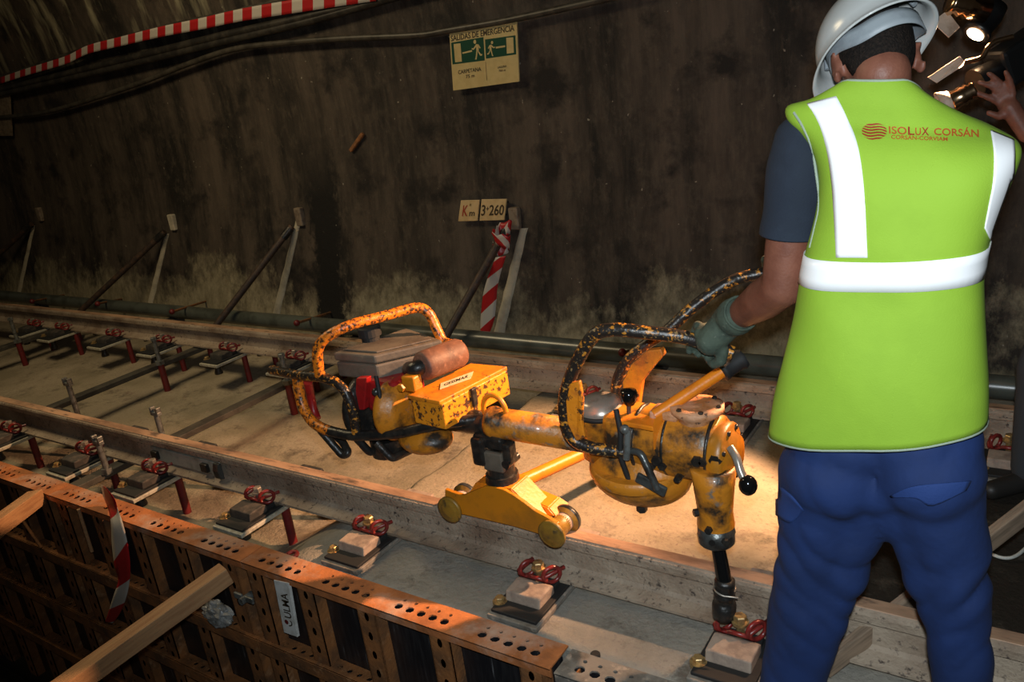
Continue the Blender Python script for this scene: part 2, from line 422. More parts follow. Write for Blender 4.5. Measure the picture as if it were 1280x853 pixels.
def text_mesh(body, fn, extrude=0):
    """flat lettering, each point (x right, y up, in units of the text box 0..1 wide and high) sent through fn"""
    cu = bpy.data.curves.new('t', 'FONT'); cu.body = body; cu.size = 1; cu.resolution_u = 3; cu.offset = .018
    o = bpy.data.objects.new('t', cu); COL.objects.link(o)
    bpy.context.view_layer.update()
    me = bpy.data.meshes.new_from_object(o.evaluated_get(bpy.context.evaluated_depsgraph_get()))
    bpy.data.objects.remove(o); bpy.data.curves.remove(cu)
    xs = [v.co.x for v in me.vertices]; ys = [v.co.y for v in me.vertices]
    x0, x1, y0, y1 = min(xs), max(xs), min(ys), max(ys)
    for v in me.vertices: v.co = fn((v.co.x-x0)/(x1-x0), (v.co.y-y0)/(y1-y0))
    return me
def bil(q, s, t):
    """q: corners top-left, top-right, bottom-right, bottom-left"""
    a = q[3]*(1-s)+q[2]*s; b = q[0]*(1-s)+q[1]*s
    return a*(1-t)+b*t

# ------------------------------------------------------------------ the place
YN, YF = 2.102, 3.609             # rail centre lines
ZF = -.166                        # underside of the rail foot
ZR, ZL = -.205, -.40             # finished slab on the right, lower bed on the left
def smooth(a, b, v):
    t = max(0, min(1, (v-a)/(b-a))); return t*t*(3-2*t)
def ground(x, y):
    if y < 2.15: k = smooth(-2.95, -2.45, x+.12*noise.noise(V((y*4, 1, 0))))
    else: k = smooth(-2.46, -2.41, x+.02*noise.noise(V((y*5, 2, 0))))
    return ZL+(ZR-ZL)*k+.010*noise.noise(V((x*1.7, y*1.7, 0)))*(1-.6*k)
Y0 = 1.775
xs = [-19+i*.5 for i in range(28)]+[-5+i*.05 for i in range(40)]+[-3+i*.02 for i in range(40)]+[-2.2+i*.1 for i in range(70)]
ys = [Y0+i*.05 for i in range(57)]
mb = MB(); g = [[mb.bm.verts.new((x, y, ground(x, y))) for y in ys] for x in xs]
low = [mb.bm.verts.new((x, Y0, -2.2)) for x in xs]
for i in range(len(xs)-1):
    for j in range(len(ys)-1):
        mb.bm.faces.new((g[i][j], g[i+1][j], g[i+1][j+1], g[i][j+1])).smooth = True
    mb.bm.faces.new((low[i], low[i+1], g[i+1][0], g[i][0]))
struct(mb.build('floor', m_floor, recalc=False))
# the tunnel side wall: curved section
WP = [(4.34, -.6), (4.36, -.35), (4.42, 0), (4.50, .5), (4.56, 1.0), (4.58, 1.6), (4.53, 2.2), (4.40, 2.8), (4.15, 3.5), (3.7, 4.2)]
def wall_y(z):
    for (a, za), (b, zb) in zip(WP, WP[1:]):
        if z <= zb: return a+(b-a)*(z-za)/(zb-za)
    return WP[-1][0]
def onwall(px, py, off=0):
    y = 4.5
    for _ in range(12):
        p = P(px, py, y=y); y = wall_y(p.z)-off
    return P(px, py, y=y)
prof = curve([V((0, a, b)) for a, b in WP], 4)
mb = MB(); wx = [-19+i*.5 for i in range(48)]
mb.ring_loft([[V((x, p.y, p.z)) for p in prof] for x in wx], cap=False, closed=False)
struct(mb.build('wall_far', m_wall))
mb = MB(); mb.box((-7, .35, -2.05), (26, 2.9, .1)); struct(mb.build('floor_trench', m_trench))

# ------------------------------------------------------------------ rails
RAILP = [(-.070, 0), (-.070, .011), (-.020, .024), (-.009, .036), (-.008, .108), (-.014, .117), (-.035, .124), (-.0365, .150), (-.033, .160), (-.024, .1655), (0, .1665)]
RAILP = RAILP+[(-a, b) for a, b in reversed(RAILP[:-1])]
def rail(y, label, xa=-19, xb=4.2):
    t = thing('running_rail', ((xa+xb)/2, y, ZF), label, 'rail', 'running rails')
    mb = MB(); mb.prism([(xa, y+a, ZF+b) for a, b in RAILP], (xb-xa, 0, 0)); w = mb.build('rail_body', m_rail, t)
    mb = MB(); mb.prism([(xa, y+a, z) for a, z in ((-.026, .0002), (.026, .0002), (.024, .0022), (-.024, .0022))], (xb-xa, 0, 0)); mb.build('running_surface', m_railtop, t)
    mb = MB()
    return t
rail(YN, 'rusty running rail on the near side, with the yellow roller trolley standing on it')
rail(YF, 'rusty running rail on the far side, beside the grey pipe')

# fishplate clamp on the near rail
fx0, fx1 = P(192, 575, y=YN-.03).x, P(277, 600, y=YN-.03).x
t = thing('joint_clamp', ((fx0+fx1)/2, YN, ZF), 'pale joint plate clamped over the near rail', 'rail clamp')
mb = MB(); mb.box(((fx0+fx1)/2, YN-.021, ZF+.072), (fx1-fx0, .018, .076), bev=.004); mb.build('joint_plate', m_fish, t)
for k in (.08, .82):
    xx = fx0+(fx1-fx0)*k
    mb = MB(); mb.box((xx, YN-.038, ZF+.072), (.052, .02, .045), bev=.004); mb.build('bolt', m_black, t)
xx = fx1+.012
mb = MB(); mb.prism([(xx-.02, YN-.032, ZF+.03), (xx-.02, YN-.055, ZF+.04), (xx-.02, YN-.062, ZF+.085), (xx-.02, YN-.05, ZF+.12), (xx-.02, YN-.032, ZF+.118)], (.045, 0, 0), bev=.005)
mb.build('clamp_jaw', m_greasegrey, t)

# grey pipe along the foot of the wall
mb = MB(); pa = P(0, 378, y=4.08); pb = P(900, 463, y=4.08)
d = (pb-pa).normalized()
mb.tube([V((-19, 4.08, -.105)), V((-8, 4.08, -.105)), V((-2, 4.08, -.105)), V((4.2, 4.08, -.105))], .058, 20)
tag(mb.build('conduit_pipe', m_pipe), 'long grey pipe lying behind the far rail at the foot of the wall', 'pipe')
for i, x in enumerate([-15, -12, -9, -6.6, -4.3, -1.9, .6]):
    mb = MB(); mb.box((x, 4.08, (-.163+ground(x, 4.08))/2-.004), (.12, .14, (-.163-ground(x, 4.08))), bev=.008)
    tag(mb.build('pipe_saddle', m_shoulderdark), 'dark block carrying the grey pipe at the foot of the wall', 'support block', 'pipe supports')

# ------------------------------------------------------------------ rail fastenings
def clip_path(c, sgn):
    """spring clip: a coil each side of the bolt, ends resting on the rail foot"""
    pts = []
    for s in (-1, 1):
        seg = []
        for k in range(19):
            a = -PI*.35+k/18*2*PI*1.18
            seg.append(V((c.x+s*(.046+.008*k/18)-.018*math.cos(a), c.y+sgn*(.003-.026*math.cos(a)), c.z+.034+.029*math.sin(a))))
        tip = V((c.x+s*.066, c.y+sgn*.062, c.z+.032))
        seg.append(tip)
        pts.append(seg)
    return pts[0][::-1]+[V((c.x-.02, c.y-sgn*.03, c.z+.03)), V((c.x+.02, c.y-sgn*.03, c.z+.03))]+pts[1]
def make_fastening(x, y, raised, label, group):
    t = thing('rail_fastening', (x, y, ZF), label, 'rail fastening', group)
    zt = ZF-.010
    mb = MB(); mb.box((x, y-.035, zt-.012), (.20, .55, .020), bev=.004); pl = mb.build('base_plate', m_plateedge if raised else m_plate, t)
    mb = MB(); mb.box((x, y-.035, zt+.004), (.184, .52, .012), bev=.003); mb.build('rubber_pad', m_rubber, t)
    for s in (-1, 1):
        c = V((x, y+s*.118, zt+.012))
        mb = MB()
        mb.prism([(x-.07, c.y+s*.012, zt+.008), (x-.07, c.y+s*.012, zt+.040), (x-.07, c.y+s*.03, zt+.050), (x-.07, c.y+s*.108, zt+.046), (x-.07, c.y+s*.116, zt+.008)], (.14, 0, 0), bev=.005)
        mb.build('shoulder_block', m_shoulderdark if raised else m_shoulder, t)
        mb = MB(); mb.box((x, c.y-s*.012, zt+.018), (.13, .05, .022), bev=.004); mb.build('clip_bed', m_rubber, t)
        cc = V((x, c.y-s*.010, zt+.030))
        mb = MB(); mb.tube(clip_path(cc, -s), .0078, 8); mb.build('spring_clip', m_clip, t)
        mb = MB(); mb.cyl(cc+V((0, 0, -.01)), cc+V((0, 0, .06)), .013, seg=12); mb.cyl(cc+V((0, 0, .048)), cc+V((0, 0, .054)), .026, seg=16)
        mb.bolt(cc+V((0, 0, .054)), (0, 0, 1), .020, .022); mb.build('bolt', m_chrome if raised else m_brass, t)
        # anchor bolt of the plate, on the end of the plate
        b = V((x-.085, y+s*.245, zt))
        if s > 0: continue
        mb = MB(); mb.cyl(b+V((0, 0, -.004)), b+V((0, 0, .012)), .026, seg=16); mb.bolt(b+V((0, 0, .012)), (0, 0, 1), .017, .016); mb.build('anchor_bolt', m_brass, t)
    if raised:
        zb = ZL
        for s in (-1, 1):
            mb = MB(); mb.lathe((x-.05, y+s*.20, zt-.020), (0, 0, -1), [(0, .028), (.06, .022), (.085, .03), (.10, .03)], 12); mb.build('anchor_stub', m_black, t)
        mb = MB(); mb.cyl((x+.085, y-.05, zt-.02), (x+.085, y-.05, zb-.012), .021, seg=14); mb.build('levelling_leg', m_redpin, t)
        mb = MB(); mb.cyl((x+.085, y+.22, zt-.02), (x+.085, y+.22, zb-.012), .021, seg=14); mb.build('levelling_leg', m_redpin, t)
    return t
NEARX = [P(80, 582, z=-.14).x-.02, P(178, 598, z=-.14).x, P(298, 643, z=-.14).x, P(454, 672, z=-.14).x, P(671, 728, z=-.14).x, P(925, 795, z=-.14).x]
labs = ['rail fastening under the near rail beside the forked bolt, left of the barrier tape',
        'rail fastening under the near rail just behind the white barrier tape end',
        'rail fastening under the near rail beside the pale joint plate, on a raised plate',
        'rail fastening set in grey slab under the near rail, nearest the red washer',
        'rail fastening set in the slab under the near rail, in front of the roller trolley',
        'rail fastening under the near rail directly below the black socket, brass bolt head']
first = make_fastening(NEARX[0], YN, True, labs[0], 'fastenings under the near rail')
for i in (1, 2):
    c = copy_tree(first); c.location.x = NEARX[i]; c['label'] = labs[i]
flat = make_fastening(NEARX[3], YN, False, labs[3], 'fastenings under the near rail')
for i in (4, 5):
    c = copy_tree(flat); c.location.x = NEARX[i]; c['label'] = labs[i]
c = copy_tree(first); c.location.x = P(2, 545, z=-.14).x; c['label'] = 'rail fastening under the near rail cut by the left edge of the photo'
# far rail
FARX = [(P(18, 418, z=-.16).x, 1, 'rail fastening under the far rail behind the tall red pin at far left'),
        (P(68, 418, z=-.16).x, 1, 'rail fastening under the far rail, first to the right of the leftmost red pin'),
        (P(128, 428, z=-.16).x, 1, 'rail fastening under the far rail, midway between the two tall red pins'),
        (P(187, 438, z=-.16).x, 1, 'rail fastening under the far rail behind the second tall red pin'),
        (P(266, 450, z=-.16).x, 1, 'rail fastening under the far rail, first to the right of the second red pin'),
        (P(365, 455, z=-.16).x, 1, 'rail fastening under the far rail just left of the orange engine guard'),
        (P(737, 492, z=-.15).x, 0, 'rail fastening at the far rail seen through the black looped handle'),
        (P(925, 518, z=-.15).x, 0, 'rail fastening at the far rail just left of the blue trousers'),
        (P(1262, 560, z=-.15).x, 0, 'rail fastening at the far rail by the right edge of the photo')]
ff = {}
for x, rz, lb in FARX:
    if rz not in ff: ff[rz] = make_fastening(x, YF, bool(rz), lb, 'fastenings under the far rail')
    else:
        c = copy_tree(ff[rz]); c.location.x = x; c['label'] = lb

# ------------------------------------------------------------------ gauge bars with jacking screws
ZB = -.19
def fork(x, y, z0, z1, parent=None):
    mb = MB(); mb.cyl((x, y, z0), (x, y, z1), .016, seg=12); mb.lathe((x, y, z0+.01), (0, 0, 1), [(0, .03), (.03, .03)], 6, smooth=False)
    mb.box((x, y, z1), (.07, .03, .022), bev=.004)
    for s in (-1, 1): mb.box((x+s*.026, y, z1+.022), (.016, .03, .03), bev=.003)
    return mb.build('forked_screw', m_zinc, parent)
def gauge_bar(x, label, top):
    t = thing('gauge_bar', (x, 2.85, ZL), label, 'tie bar', 'gauge bars under the rails')
    mb = MB(); mb.box((x, 2.83, ZB-.006), (.085, 2.15, .035), bev=.004); mb.build('bar', m_tie, t)
    y = 3.2; xp = x+.05
    mb = MB(); mb.cyl((xp, y, ZB+.02), (xp, y, ZL-.02), .024, seg=14); k = mb.build('jacking_screw', m_redpin, t)
    mb = MB(); mb.cyl((xp, y, ZB), (xp, y, top), .016, seg=12); mb.lathe((xp, y, ZB+.01), (0, 0, 1), [(0, .034), (.03, .034)], 6, smooth=False)
    mb.bolt((xp, y, top), (0, 0, 1), .024, .024); mb.build('screw_head', m_zinc, k)
    fork(x+.05, 1.93, ZB, .0, t)
    return t
gauge_bar(P(213, 500, y=3.2).x-.05, 'dark tie bar under both rails, carrying the red pin nearest the engine guard', .01)
gauge_bar(P(35, 465, y=3.2).x-.05, 'dark tie bar under both rails, carrying the leftmost red pin', .03)
b3 = P(225, 546, z=ZB).x-.02
gauge_bar(b3, 'dark tie bar between the rails, running up behind the engine guard', .01)
for a, b, lb in (((97, 512), (85, 480), 'grey forked bolt standing behind the near rail, leftmost'), ((203, 548), (195, 517), 'grey forked bolt standing behind the near rail beside the joint plate')):
    p = P(*b, y=2.26); p.x += .0; o = fork(p.x, 2.26, ground(p.x, 2.26)-.01, p.z)
    o.name = 'forked_bolt'; tag(o, lb, 'bolt', 'forked bolts')

# ------------------------------------------------------------------ wall props, grout runs, marker rods
PROPS = [((560, 416), (634, 285), 'black prop leaning from the far track to the wall under the distance plate'),
         ((277, 398), (365, 283), 'black prop leaning to the wall, between the second red pin and the engine guard'),
         ((106, 384), (206, 290), 'black prop leaning to the wall with a pale grout patch at its head'),
         ((-60, 372), (40, 280), 'black prop leaning to the wall at the left edge of the photo')]
for (a, b, lb) in PROPS:
    top = onwall(*b, .03); bot = P(*a, y=3.93); bot.z = max(bot.z, -.2)
    bot = P(*a, y=3.93); 
    d = (bot-top).normalized(); bot2 = bot+d*.25
    t = thing('wall_prop', bot2, lb, 'prop', 'props bracing the wall')
    mb = MB(); mb.cyl(top, bot2, .027, seg=14); mb.build('prop_tube', m_pole, t)
    mb = MB(); mb.cyl(top-(top-bot).normalized()*.12, top-(top-bot).normalized()*.02, .034, seg=14); mb.build('collar', m_black, t)
    mb = MB(); mb.box(onwall(b[0]+10, b[1]-12, .012), (.075, .05, .15), bev=.01); mb.build('wall_plate', m_grout if 'grout' in lb else m_tag, t)
STR = [((622, 424), (655, 285), 0, 'pale grout run down the wall beside the hanging barrier tape'),
       ((345, 394), (374, 272), 1, 'pale grout run down the wall beside a black soot streak'),
       ((187, 383), (209, 292), 2, 'pale grout run down the wall below the pale patch of a prop'),
       ((22, 374), (42, 282), 3, 'pale grout run down the wall at far left')]
for (a, b, k, lb) in STR:
    mb = MB(); rings = []; n = 14
    for i in range(n+1):
        f = i/n; px = a[0]+(b[0]-a[0])*f; py = a[1]+(b[1]-a[1])*f
        p = onwall(px+.2*math.sin(i*1.9+k), py); w = (.050+.003*math.sin(i*2.3+k))*(1-.35*f)
        rings.append([p+V((w*math.cos(q), -.022*math.sin(q)+.006, 0)) for q in [j*PI/6-.1 for j in range(8)]])
    mb.ring_loft(rings, cap=False, closed=False)
    tag(mb.build('grout_run', m_grout), lb, 'grout run')
RODS = [((371, 404), (413, 391), 'thin rod with red tip on the wall foot, nearest the engine guard'), ((215, 390), (257, 377), 'thin rod with red tip on the wall foot, between the two middle props'),
        ((40, 377), (80, 369), 'thin dark rod at the wall foot, leftmost of the rods'), ((122, 380), (152, 374), 'thin dark rod at the wall foot right of the third prop'), ((778, 441), (800, 436), 'red tipped rod at the wall foot seen inside the looped handle')]
for a, b, lb in RODS:
    pb = onwall(*b); pa = P(*a, z=-.012)
    t = thing('marker_rod', pb, lb, 'rod', 'rods along the wall foot')
    mb = MB(); mb.cyl(pa, pb, .010, seg=10); mb.build('rod', m_rustdark, t)
    mb = MB(); mb.ball(pa, .024, 14); mb.build('red_cap', m_redpin, t)

# ------------------------------------------------------------------ cables and tape along the wall
def wallcable(name, pts, r, m, label, off=.05):
    w = [onwall(px, py, off) for px, py in pts]
    mb = MB(); mb.tube(curve(w, 6), r, 10)
    return tag(mb.build(name, m), label, 'cable', 'cables on the wall')
wallcable('wall_cable', [(-60, 154), (0, 147), (40, 143), (75, 136), (130, 119), (180, 102), (230, 82), (290, 62), (350, 54), (430, 48), (520, 44), (560, 38), (640, 24), (750, 0), (800, -12)], .022, m_cable2, 'lone dusty cable sagging across the wall above the exit sign', .06)
wallcable('wall_cable', [(-60, 124), (0, 112), (100, 88), (190, 66), (280, 44), (370, 24), (470, 0), (560, -24)], .03, m_cable, 'upper black cable running just under the striped tape', .06)
wallcable('wall_cable', [(-60, 130), (0, 118), (100, 95), (190, 74), (280, 52), (380, 28), (500, -6), (560, -20)], .03, m_cable, 'lower black cable of the pair under the striped tape', .06)
wallcable('wall_cable', [(-60, 108), (0, 97), (100, 64), (200, 36), (300, 14), (380, -8), (430, -20)], .024, m_cable2, 'dusty cable that the striped tape is tied along', .05)
def ribbon(name, path, widths, m, label, per, twist=None, uvs=None):
    """a thin flat tape along a path of (centre, across-vector) pairs"""
    mb = MB(); uvl = mb.bm.loops.layers.uv.new('UVMap'); L = 0; prev = None; last = None
    for i, (c, w) in enumerate(path):
        if last is not None: L += (c-last).length
        last = c
        k = 4; row = []
        for j in range(k+1):
            s = j/k-.5
            row.append((mb.bm.verts.new(c+w*s), (s*w.length/per*.2, L/per*.2)))
        if prev:
            for j in range(k):
                f = mb.bm.faces.new((prev[j][0], prev[j+1][0], row[j+1][0], row[j][0])); f.smooth = True
                for lp, q in zip(f.loops, (prev[j][1], prev[j+1][1], row[j+1][1], row[j][1])): lp[uvl].uv = q
        prev = row
    me = bpy.data.meshes.new(name); mb.bm.to_mesh(me); mb.bm.free()
    o = bpy.data.objects.new('tmp', me); COL.objects.link(o); k = o.modifiers.new('s', 'SOLIDIFY'); k.thickness = .0012
    me = baked(o); me.name = name
    return tag(link(name, me, m), label, 'barrier tape', 'barrier tapes')
pts = [(0, 101), (30, 91), (60, 82), (85, 74), (110, 62), (150, 52), (200, 40), (250, 30), (300, 19), (360, 9), (420, -1), (470, -9)]
path = []
for i, (px, py) in enumerate(pts):
    h = 8+px*.026
    a = onwall(px, py-h/2, .10); b = onwall(px, py+h/2, .10); path.append(((a+b)/2, b-a))
pc = curve([p[0] for p in path], 6); pw = curve([p[1] for p in path], 6)
ribbon('barrier_tape', list(zip(pc, pw)), None, m_tape_straight, 'red and white tape strung high along the wall cables', .215)
pts = [((626, 322), 13), ((618, 345), 15), ((613, 365), 17), ((611, 385), 18), ((609, 403), 17), ((606, 421), 10)]
path = []
for (px, py), w in pts:
    a = P(px-w/2, py, y=4.3); b = P(px+w/2, py-2, y=4.32); path.append(((a+b)/2, b-a))
pc = curve([p[0] for p in path], 5); pw = curve([p[1] for p in path], 5)
ribbon('barrier_tape', list(zip(pc, pw)), None, m_tape, 'red and white tape hanging from the prop under the distance plate', .26)
# knot of the same tape on the prop head
path = []
for i in range(26):
    a = i/25*2*PI*1.6; top = onwall(634, 288, .10)
    ctr = top+V((-.03+.02*math.sin(i), -.02, .03-.007*i))
    path.append((ctr+V((.05*math.cos(a), .05*math.sin(a), 0)), V((.03*math.cos(a), .02*math.sin(a), .09+.02*math.sin(3*i)))))
ribbon('barrier_tape', path, None, m_tape, 'knot of red and white tape around the head of the prop', .12)
path = []
for px, py, w in ((129, 606, 5), (136, 620, 14), (141, 634, 13)):
    a = P(px-w/2, py, y=1.70); b = P(px+w/2, py+3, y=1.66); path.append(((a+b)/2, b-a))
for px, py, w, y in ((146, 652, 15, 1.62), (150, 680, 20, 1.60), (153, 705, 20, 1.59), (155, 725, 14, 1.59), (150, 745, 16, 1.58), (143, 765, 14, 1.58), (136, 778, 9, 1.58)):
    a = P(px-w/2, py, y=y); b = P(px+w/2, py+2, y=y+.01); path.append(((a+b)/2, b-a))
pc = curve([p[0] for p in path], 5); pw = curve([p[1] for p in path], 5)
ribbon('barrier_tape', list(zip(pc, pw)), None, m_tape, 'red and white tape hanging over the rusty formwork edge', .40)

# ------------------------------------------------------------------ signs on the wall
def flat_mesh(polys, fn):
    bm = bmesh.new()
    for poly in polys: bm.faces.new([bm.verts.new(fn(*p)) for p in poly])
    me = bpy.data.meshes.new('flat'); bm.to_mesh(me); bm.free(); return me
def signboard(name, corners, m, label, cat, group=None, thick=.012):
    q = [onwall(px, py, .05) for px, py in corners]
    n = (q[1]-q[0]).cross(q[3]-q[0]).normalized()
    if n.y > 0: n = -n
    t = thing(name, (q[0]+q[2])/2, label, cat, group)
    mb = MB(); mb.prism([p-n*thick for p in q], n*thick, bev=.002); mb.build('plate', m, t)
    mb = MB()
    for s, tt in ((.1, .2), (.9, .2), (.1, .8), (.9, .8)):
        p = bil(q, s, tt)-n*thick; mb.cyl(p, V((p.x, wall_y(p.z)+.01, p.z)), .008, seg=8)
    mb.build('wall_spacer', m_black, t)
    return t, (lambda s, k, e=.0012: bil(q, s, k)+n*(e))
EX = [(561.5, 41.5), (645.8, 27), (649, 102), (566.4, 113.5)]
t, fn = signboard('exit_sign', EX, m_signcream, 'cream and green emergency exit sign with running figures, high on the wall', 'sign')
link('green_panel', flat_mesh([[(.02, .46), (.515, .445), (.515, .84), (.02, .835)], [(.535, .472), (.975, .466), (.975, .782), (.535, .795)]], lambda s, k: fn(s, k, .001)), m_signgreen, t)
def man(cx, cy, w, h, d):
    f = lambda x, y: (cx+d*x*w, cy+y*h)
    P_ = []
    P_.append([f(-.12+.16*math.cos(a*PI/5), .86+.11*math.sin(a*PI/5)) for a in range(10)])
    P_.append([f(-.02, .74), f(.30, .70), (f(.26, .34)), f(.0, .36)])
    P_.append([f(.0, .72), f(.06, .62), f(-.30, .46), f(-.34, .54)])
    P_.append([f(-.34, .54), f(-.30, .46), f(-.52, .50), f(-.52, .57)])
    P_.append([f(.26, .72), f(.50, .52), f(.42, .47), f(.20, .62)])
    P_.append([f(.0, .38), f(.14, .36), f(.0, .02), f(-.14, .04)])
    P_.append([f(.10, .40), f(.26, .36), f(.50, .18), f(.40, .11)])
    P_.append([f(.50, .18), f(.40, .11), f(.62, .10), f(.64, .20)])
    P_.append([f(-.14, .04), f(.0, .02), f(-.02, -.05), f(-.24, -.04)])
    return P_
pol = [[(.065, .49), (.17, .485), (.165, .80), (.06, .805)], [(.185, .615), (.335, .625), (.335, .655), (.185, .64)],
       [(.845, .50), (.945, .50), (.945, .755), (.845, .765)], [(.69, .615), (.825, .615), (.825, .645), (.69, .645)]]
for pp in (pol[:2]+man(.40, .50, .13, .33, 1), pol[2:]+man(.625, .51, .105, .25, -1)): link('pictogram', flat_mesh(pp, lambda s, k: fn(s, k, .002)), m_signcream, t)
def boxtext(body, s0, s1, k0, k1, fn, e=.0018):
    return text_mesh(body, lambda x, y: fn(s0+(s1-s0)*x, k0+(k1-k0)*y, e))
link('lettering', boxtext('SALIDAS DE EMERGENCIA', .02, .965, .855, .955, fn), m_ink, t)
link('lettering', boxtext('CARPETANA', .10, .455, .275, .345, fn), m_ink, t)
link('lettering', boxtext('75 m', .215, .35, .185, .245, fn), m_ink, t)
link('lettering', boxtext('LAGUNA', .70, .83, .275, .312, fn), m_ink, t)
link('lettering', boxtext('700 m', .715, .815, .212, .25, fn), m_ink, t)
link('divider_line', flat_mesh([[(.528, .10), (.533, .10), (.530, .42), (.525, .42)]], lambda s, k: fn(s, k, .0018)), m_ink, t)
t, fn = signboard('distance_plate', [(576, 250.6), (599.2, 250), (596.4, 276.2), (572.6, 276.8)], m_kmcream, 'small cream plate lettered Km beside the distance figure', 'sign', 'distance plates')
link('lettering', boxtext('K', .18, .46, .24, .76, fn), m_logo2, t)
link('lettering', boxtext('m', .56, .84, .24, .44, fn), m_ink, t)
link('lettering', boxtext('\u2022', .50, .60, .72, .84, fn), m_brass, t)
t, fn = signboard('distance_plate', [(601.8, 249.3), (633, 248.8), (630, 275.2), (599.2, 276.2)], m_kmcream, 'cream plate with the figure 3+260 on the wall', 'sign', 'distance plates')
link('lettering', boxtext('3', .05, .21, .23, .74, fn), m_ink, t)
link('lettering', boxtext('+', .24, .35, .47, .65, fn), m_ink, t)
link('lettering', boxtext('260', .37, .96, .23, .74, fn), m_ink, t)
t, fn = signboard('wall_tag', [(-14, 118), (12, 119), (15, 170), (-12, 170)], m_tag, 'dirty pale blank plate on the wall at the left edge, under the cables', 'plate')
mb = MB(); mb.box(onwall(446, 178, .01), (.20, .03, .03), ax=(V((.8, 0, .6)), V((0, 1, 0)), V((-.6, 0, .8))), bev=.008)
tag(mb.build('rust_bracket', m_rustdark), 'small rusty slanted bracket on the sooty wall left of the exit sign', 'bracket')

# ------------------------------------------------------------------ steel formwork along the slab edge
YFW = 1.655
def plate_holes(mb, O, U, W, N, cols, rows, holes, th=.006):
    """sheet in the U-W plane with real octagonal holes; cols/rows are grid lines, holes {(i, j): (ru, rw)} in a cell"""
    def pt(a, b): return O+U*a+W*b
    for i in range(len(cols)-1):
        for j in range(len(rows)-1):
            a0, a1, b0, b1 = cols[i], cols[i+1], rows[j], rows[j+1]
            h = holes.get((i, j))
            if not h:
                q = [pt(a0, b0), pt(a1, b0), pt(a1, b1), pt(a0, b1)]
                mb.quadpoly(q); continue
            cu, cw = (a0+a1)/2, (b0+b1)/2
            outer = [pt(a1, cw), pt(a1, b1), pt(cu, b1), pt(a0, b1), pt(a0, cw), pt(a0, b0), pt(cu, b0), pt(a1, b0)]
            inner = [pt(cu+h[0]*math.cos(k*PI/4), cw+h[1]*math.sin(k*PI/4)) for k in range(8)]
            for k in range(8):
                l = (k+1) % 8
                mb.quadpoly([outer[k], outer[l], inner[l], inner[k]])
                mb.quadpoly([inner[k], inner[l], inner[l]-N*th, inner[k]-N*th])
    a0, a1, b0, b1 = cols[0], cols[-1], rows[0], rows[-1]
    c = [pt(a0, b0), pt(a1, b0), pt(a1, b1), pt(a0, b1)]
    for k in range(4): mb.quadpoly([c[k], c[(k+1) % 4], c[(k+1) % 4]-N*th, c[k]-N*th])
def hole_strip(mb, O, U, W, N, L, wid, groups, big, small, th=.006):
    cols = [0]; marks = {}
    for g in groups:
        for k in range(5):
            a = g+(k-2)*.052
            if a-.024 < cols[-1]-1e-6 or a+.024 > L: continue
            if a-.024 > cols[-1]+1e-6: cols.append(a-.024)
            marks[len(cols)-1] = 1; cols.append(a+.024)
    if L > cols[-1]+1e-6: cols.append(L)
    rows = [0, wid*.22, wid*.56, wid*.84, wid] if small else [0, wid*.2, wid*.8, wid]
    holes = {}
    for i in marks:
        holes[(i, 1)] = (big, big*.86)
        if small: holes[(i, 2)] = (big*.42, big*.4)
    plate_holes(mb, O, U, W, N, cols, rows, holes, th)
EXV, EYV, EZV = V((1, 0, 0)), V((0, 1, 0)), V((0, 0, 1))
def panel(x0, x1, ribs, label, ztop=-.178, m=m_rust):
    t = thing('formwork_panel', ((x0+x1)/2, YFW, -1.9), label, 'formwork', 'formwork panels')
    L = x1-x0-.004
    n = max(3, round(L/.36)); gr = [L*(k+.5)/n for k in range(n)]
    mb = MB(); hole_strip(mb, V((x0, YFW-.004, ztop)), EXV, EYV, EZV, L, .118, gr, .0180, True)
    mb.box(((x0+x1)/2, YFW-.001, ztop-.018), (L, .006, .03))
    mb.build('top_flange', m, t)
    mb = MB(); mb.box(((x0+x1)/2, 1.718, (ztop-1.95)/2-.006), (L, .018, 1.95+ztop-.01)); mb.build('plywood_face', m_ply, t)
    for rx in ribs:
        mb = MB()
        top = ztop-.008; H = 1.72+ztop
        nz = int(H/.085)
        rows = [0]
        hs = {}
        for k in range(nz):
            b = .05+k*.085
            if b+.03 > H: break
            rows += [b-.022, b+.022]; hs[(1, len(rows)-2)] = (.011, .019)
        rows.append(H)
        rows2 = [-r for r in rows]
        plate_holes(mb, V((rx-.044, YFW, top)), EXV, EZV, -EYV, [0, .028, .060, .088], rows2, hs, .006)
        mb.box((rx-.041, (YFW+1.709)/2, top-H/2), (.006, 1.709-YFW, H)); mb.box((rx+.041, (YFW+1.709)/2, top-H/2), (.006, 1.709-YFW, H))
        mb.build('rib', m_rustdark, t)
    for z in (-.56, -.93, -1.30):
        mb = MB(); g2 = [L*(k+.5)/n for k in range(n)]
        hole_strip(mb, V((x0, YFW-.018, z)), EXV, EYV, EZV, L, .07, g2, .013, False)
        mb.box(((x0+x1)/2, YFW-.018, z-.03), (L, .006, .06))
        mb.build('stringer', m_rustdark, t)
    return t
fl = -2.665
panel(-8.6, -5.7, [-5.75, -6.15, -6.5], 'rusty formwork panel cut by the left edge of the photo')
panel(-5.7, -4.18, [-5.60, -5.28, -4.94, -4.60, -4.27], 'rusty formwork panel behind the upper left timber end')
panel(-4.18, fl, [-4.09, -3.76, -3.44, -3.10, -2.76], 'rusty formwork panel with the barrier tape hanging over it')
pnl = panel(fl, -1.19, [-2.60, -2.30, -1.98, -1.64, -1.27], 'rusty formwork panel carrying the white lettered label plate')
panel(-1.18, 1.2, [-1.08, -.75, -.4, 0, .4], 'dusty formwork panel at the bottom, below the black socket', ztop=-.186, m=m_plate)
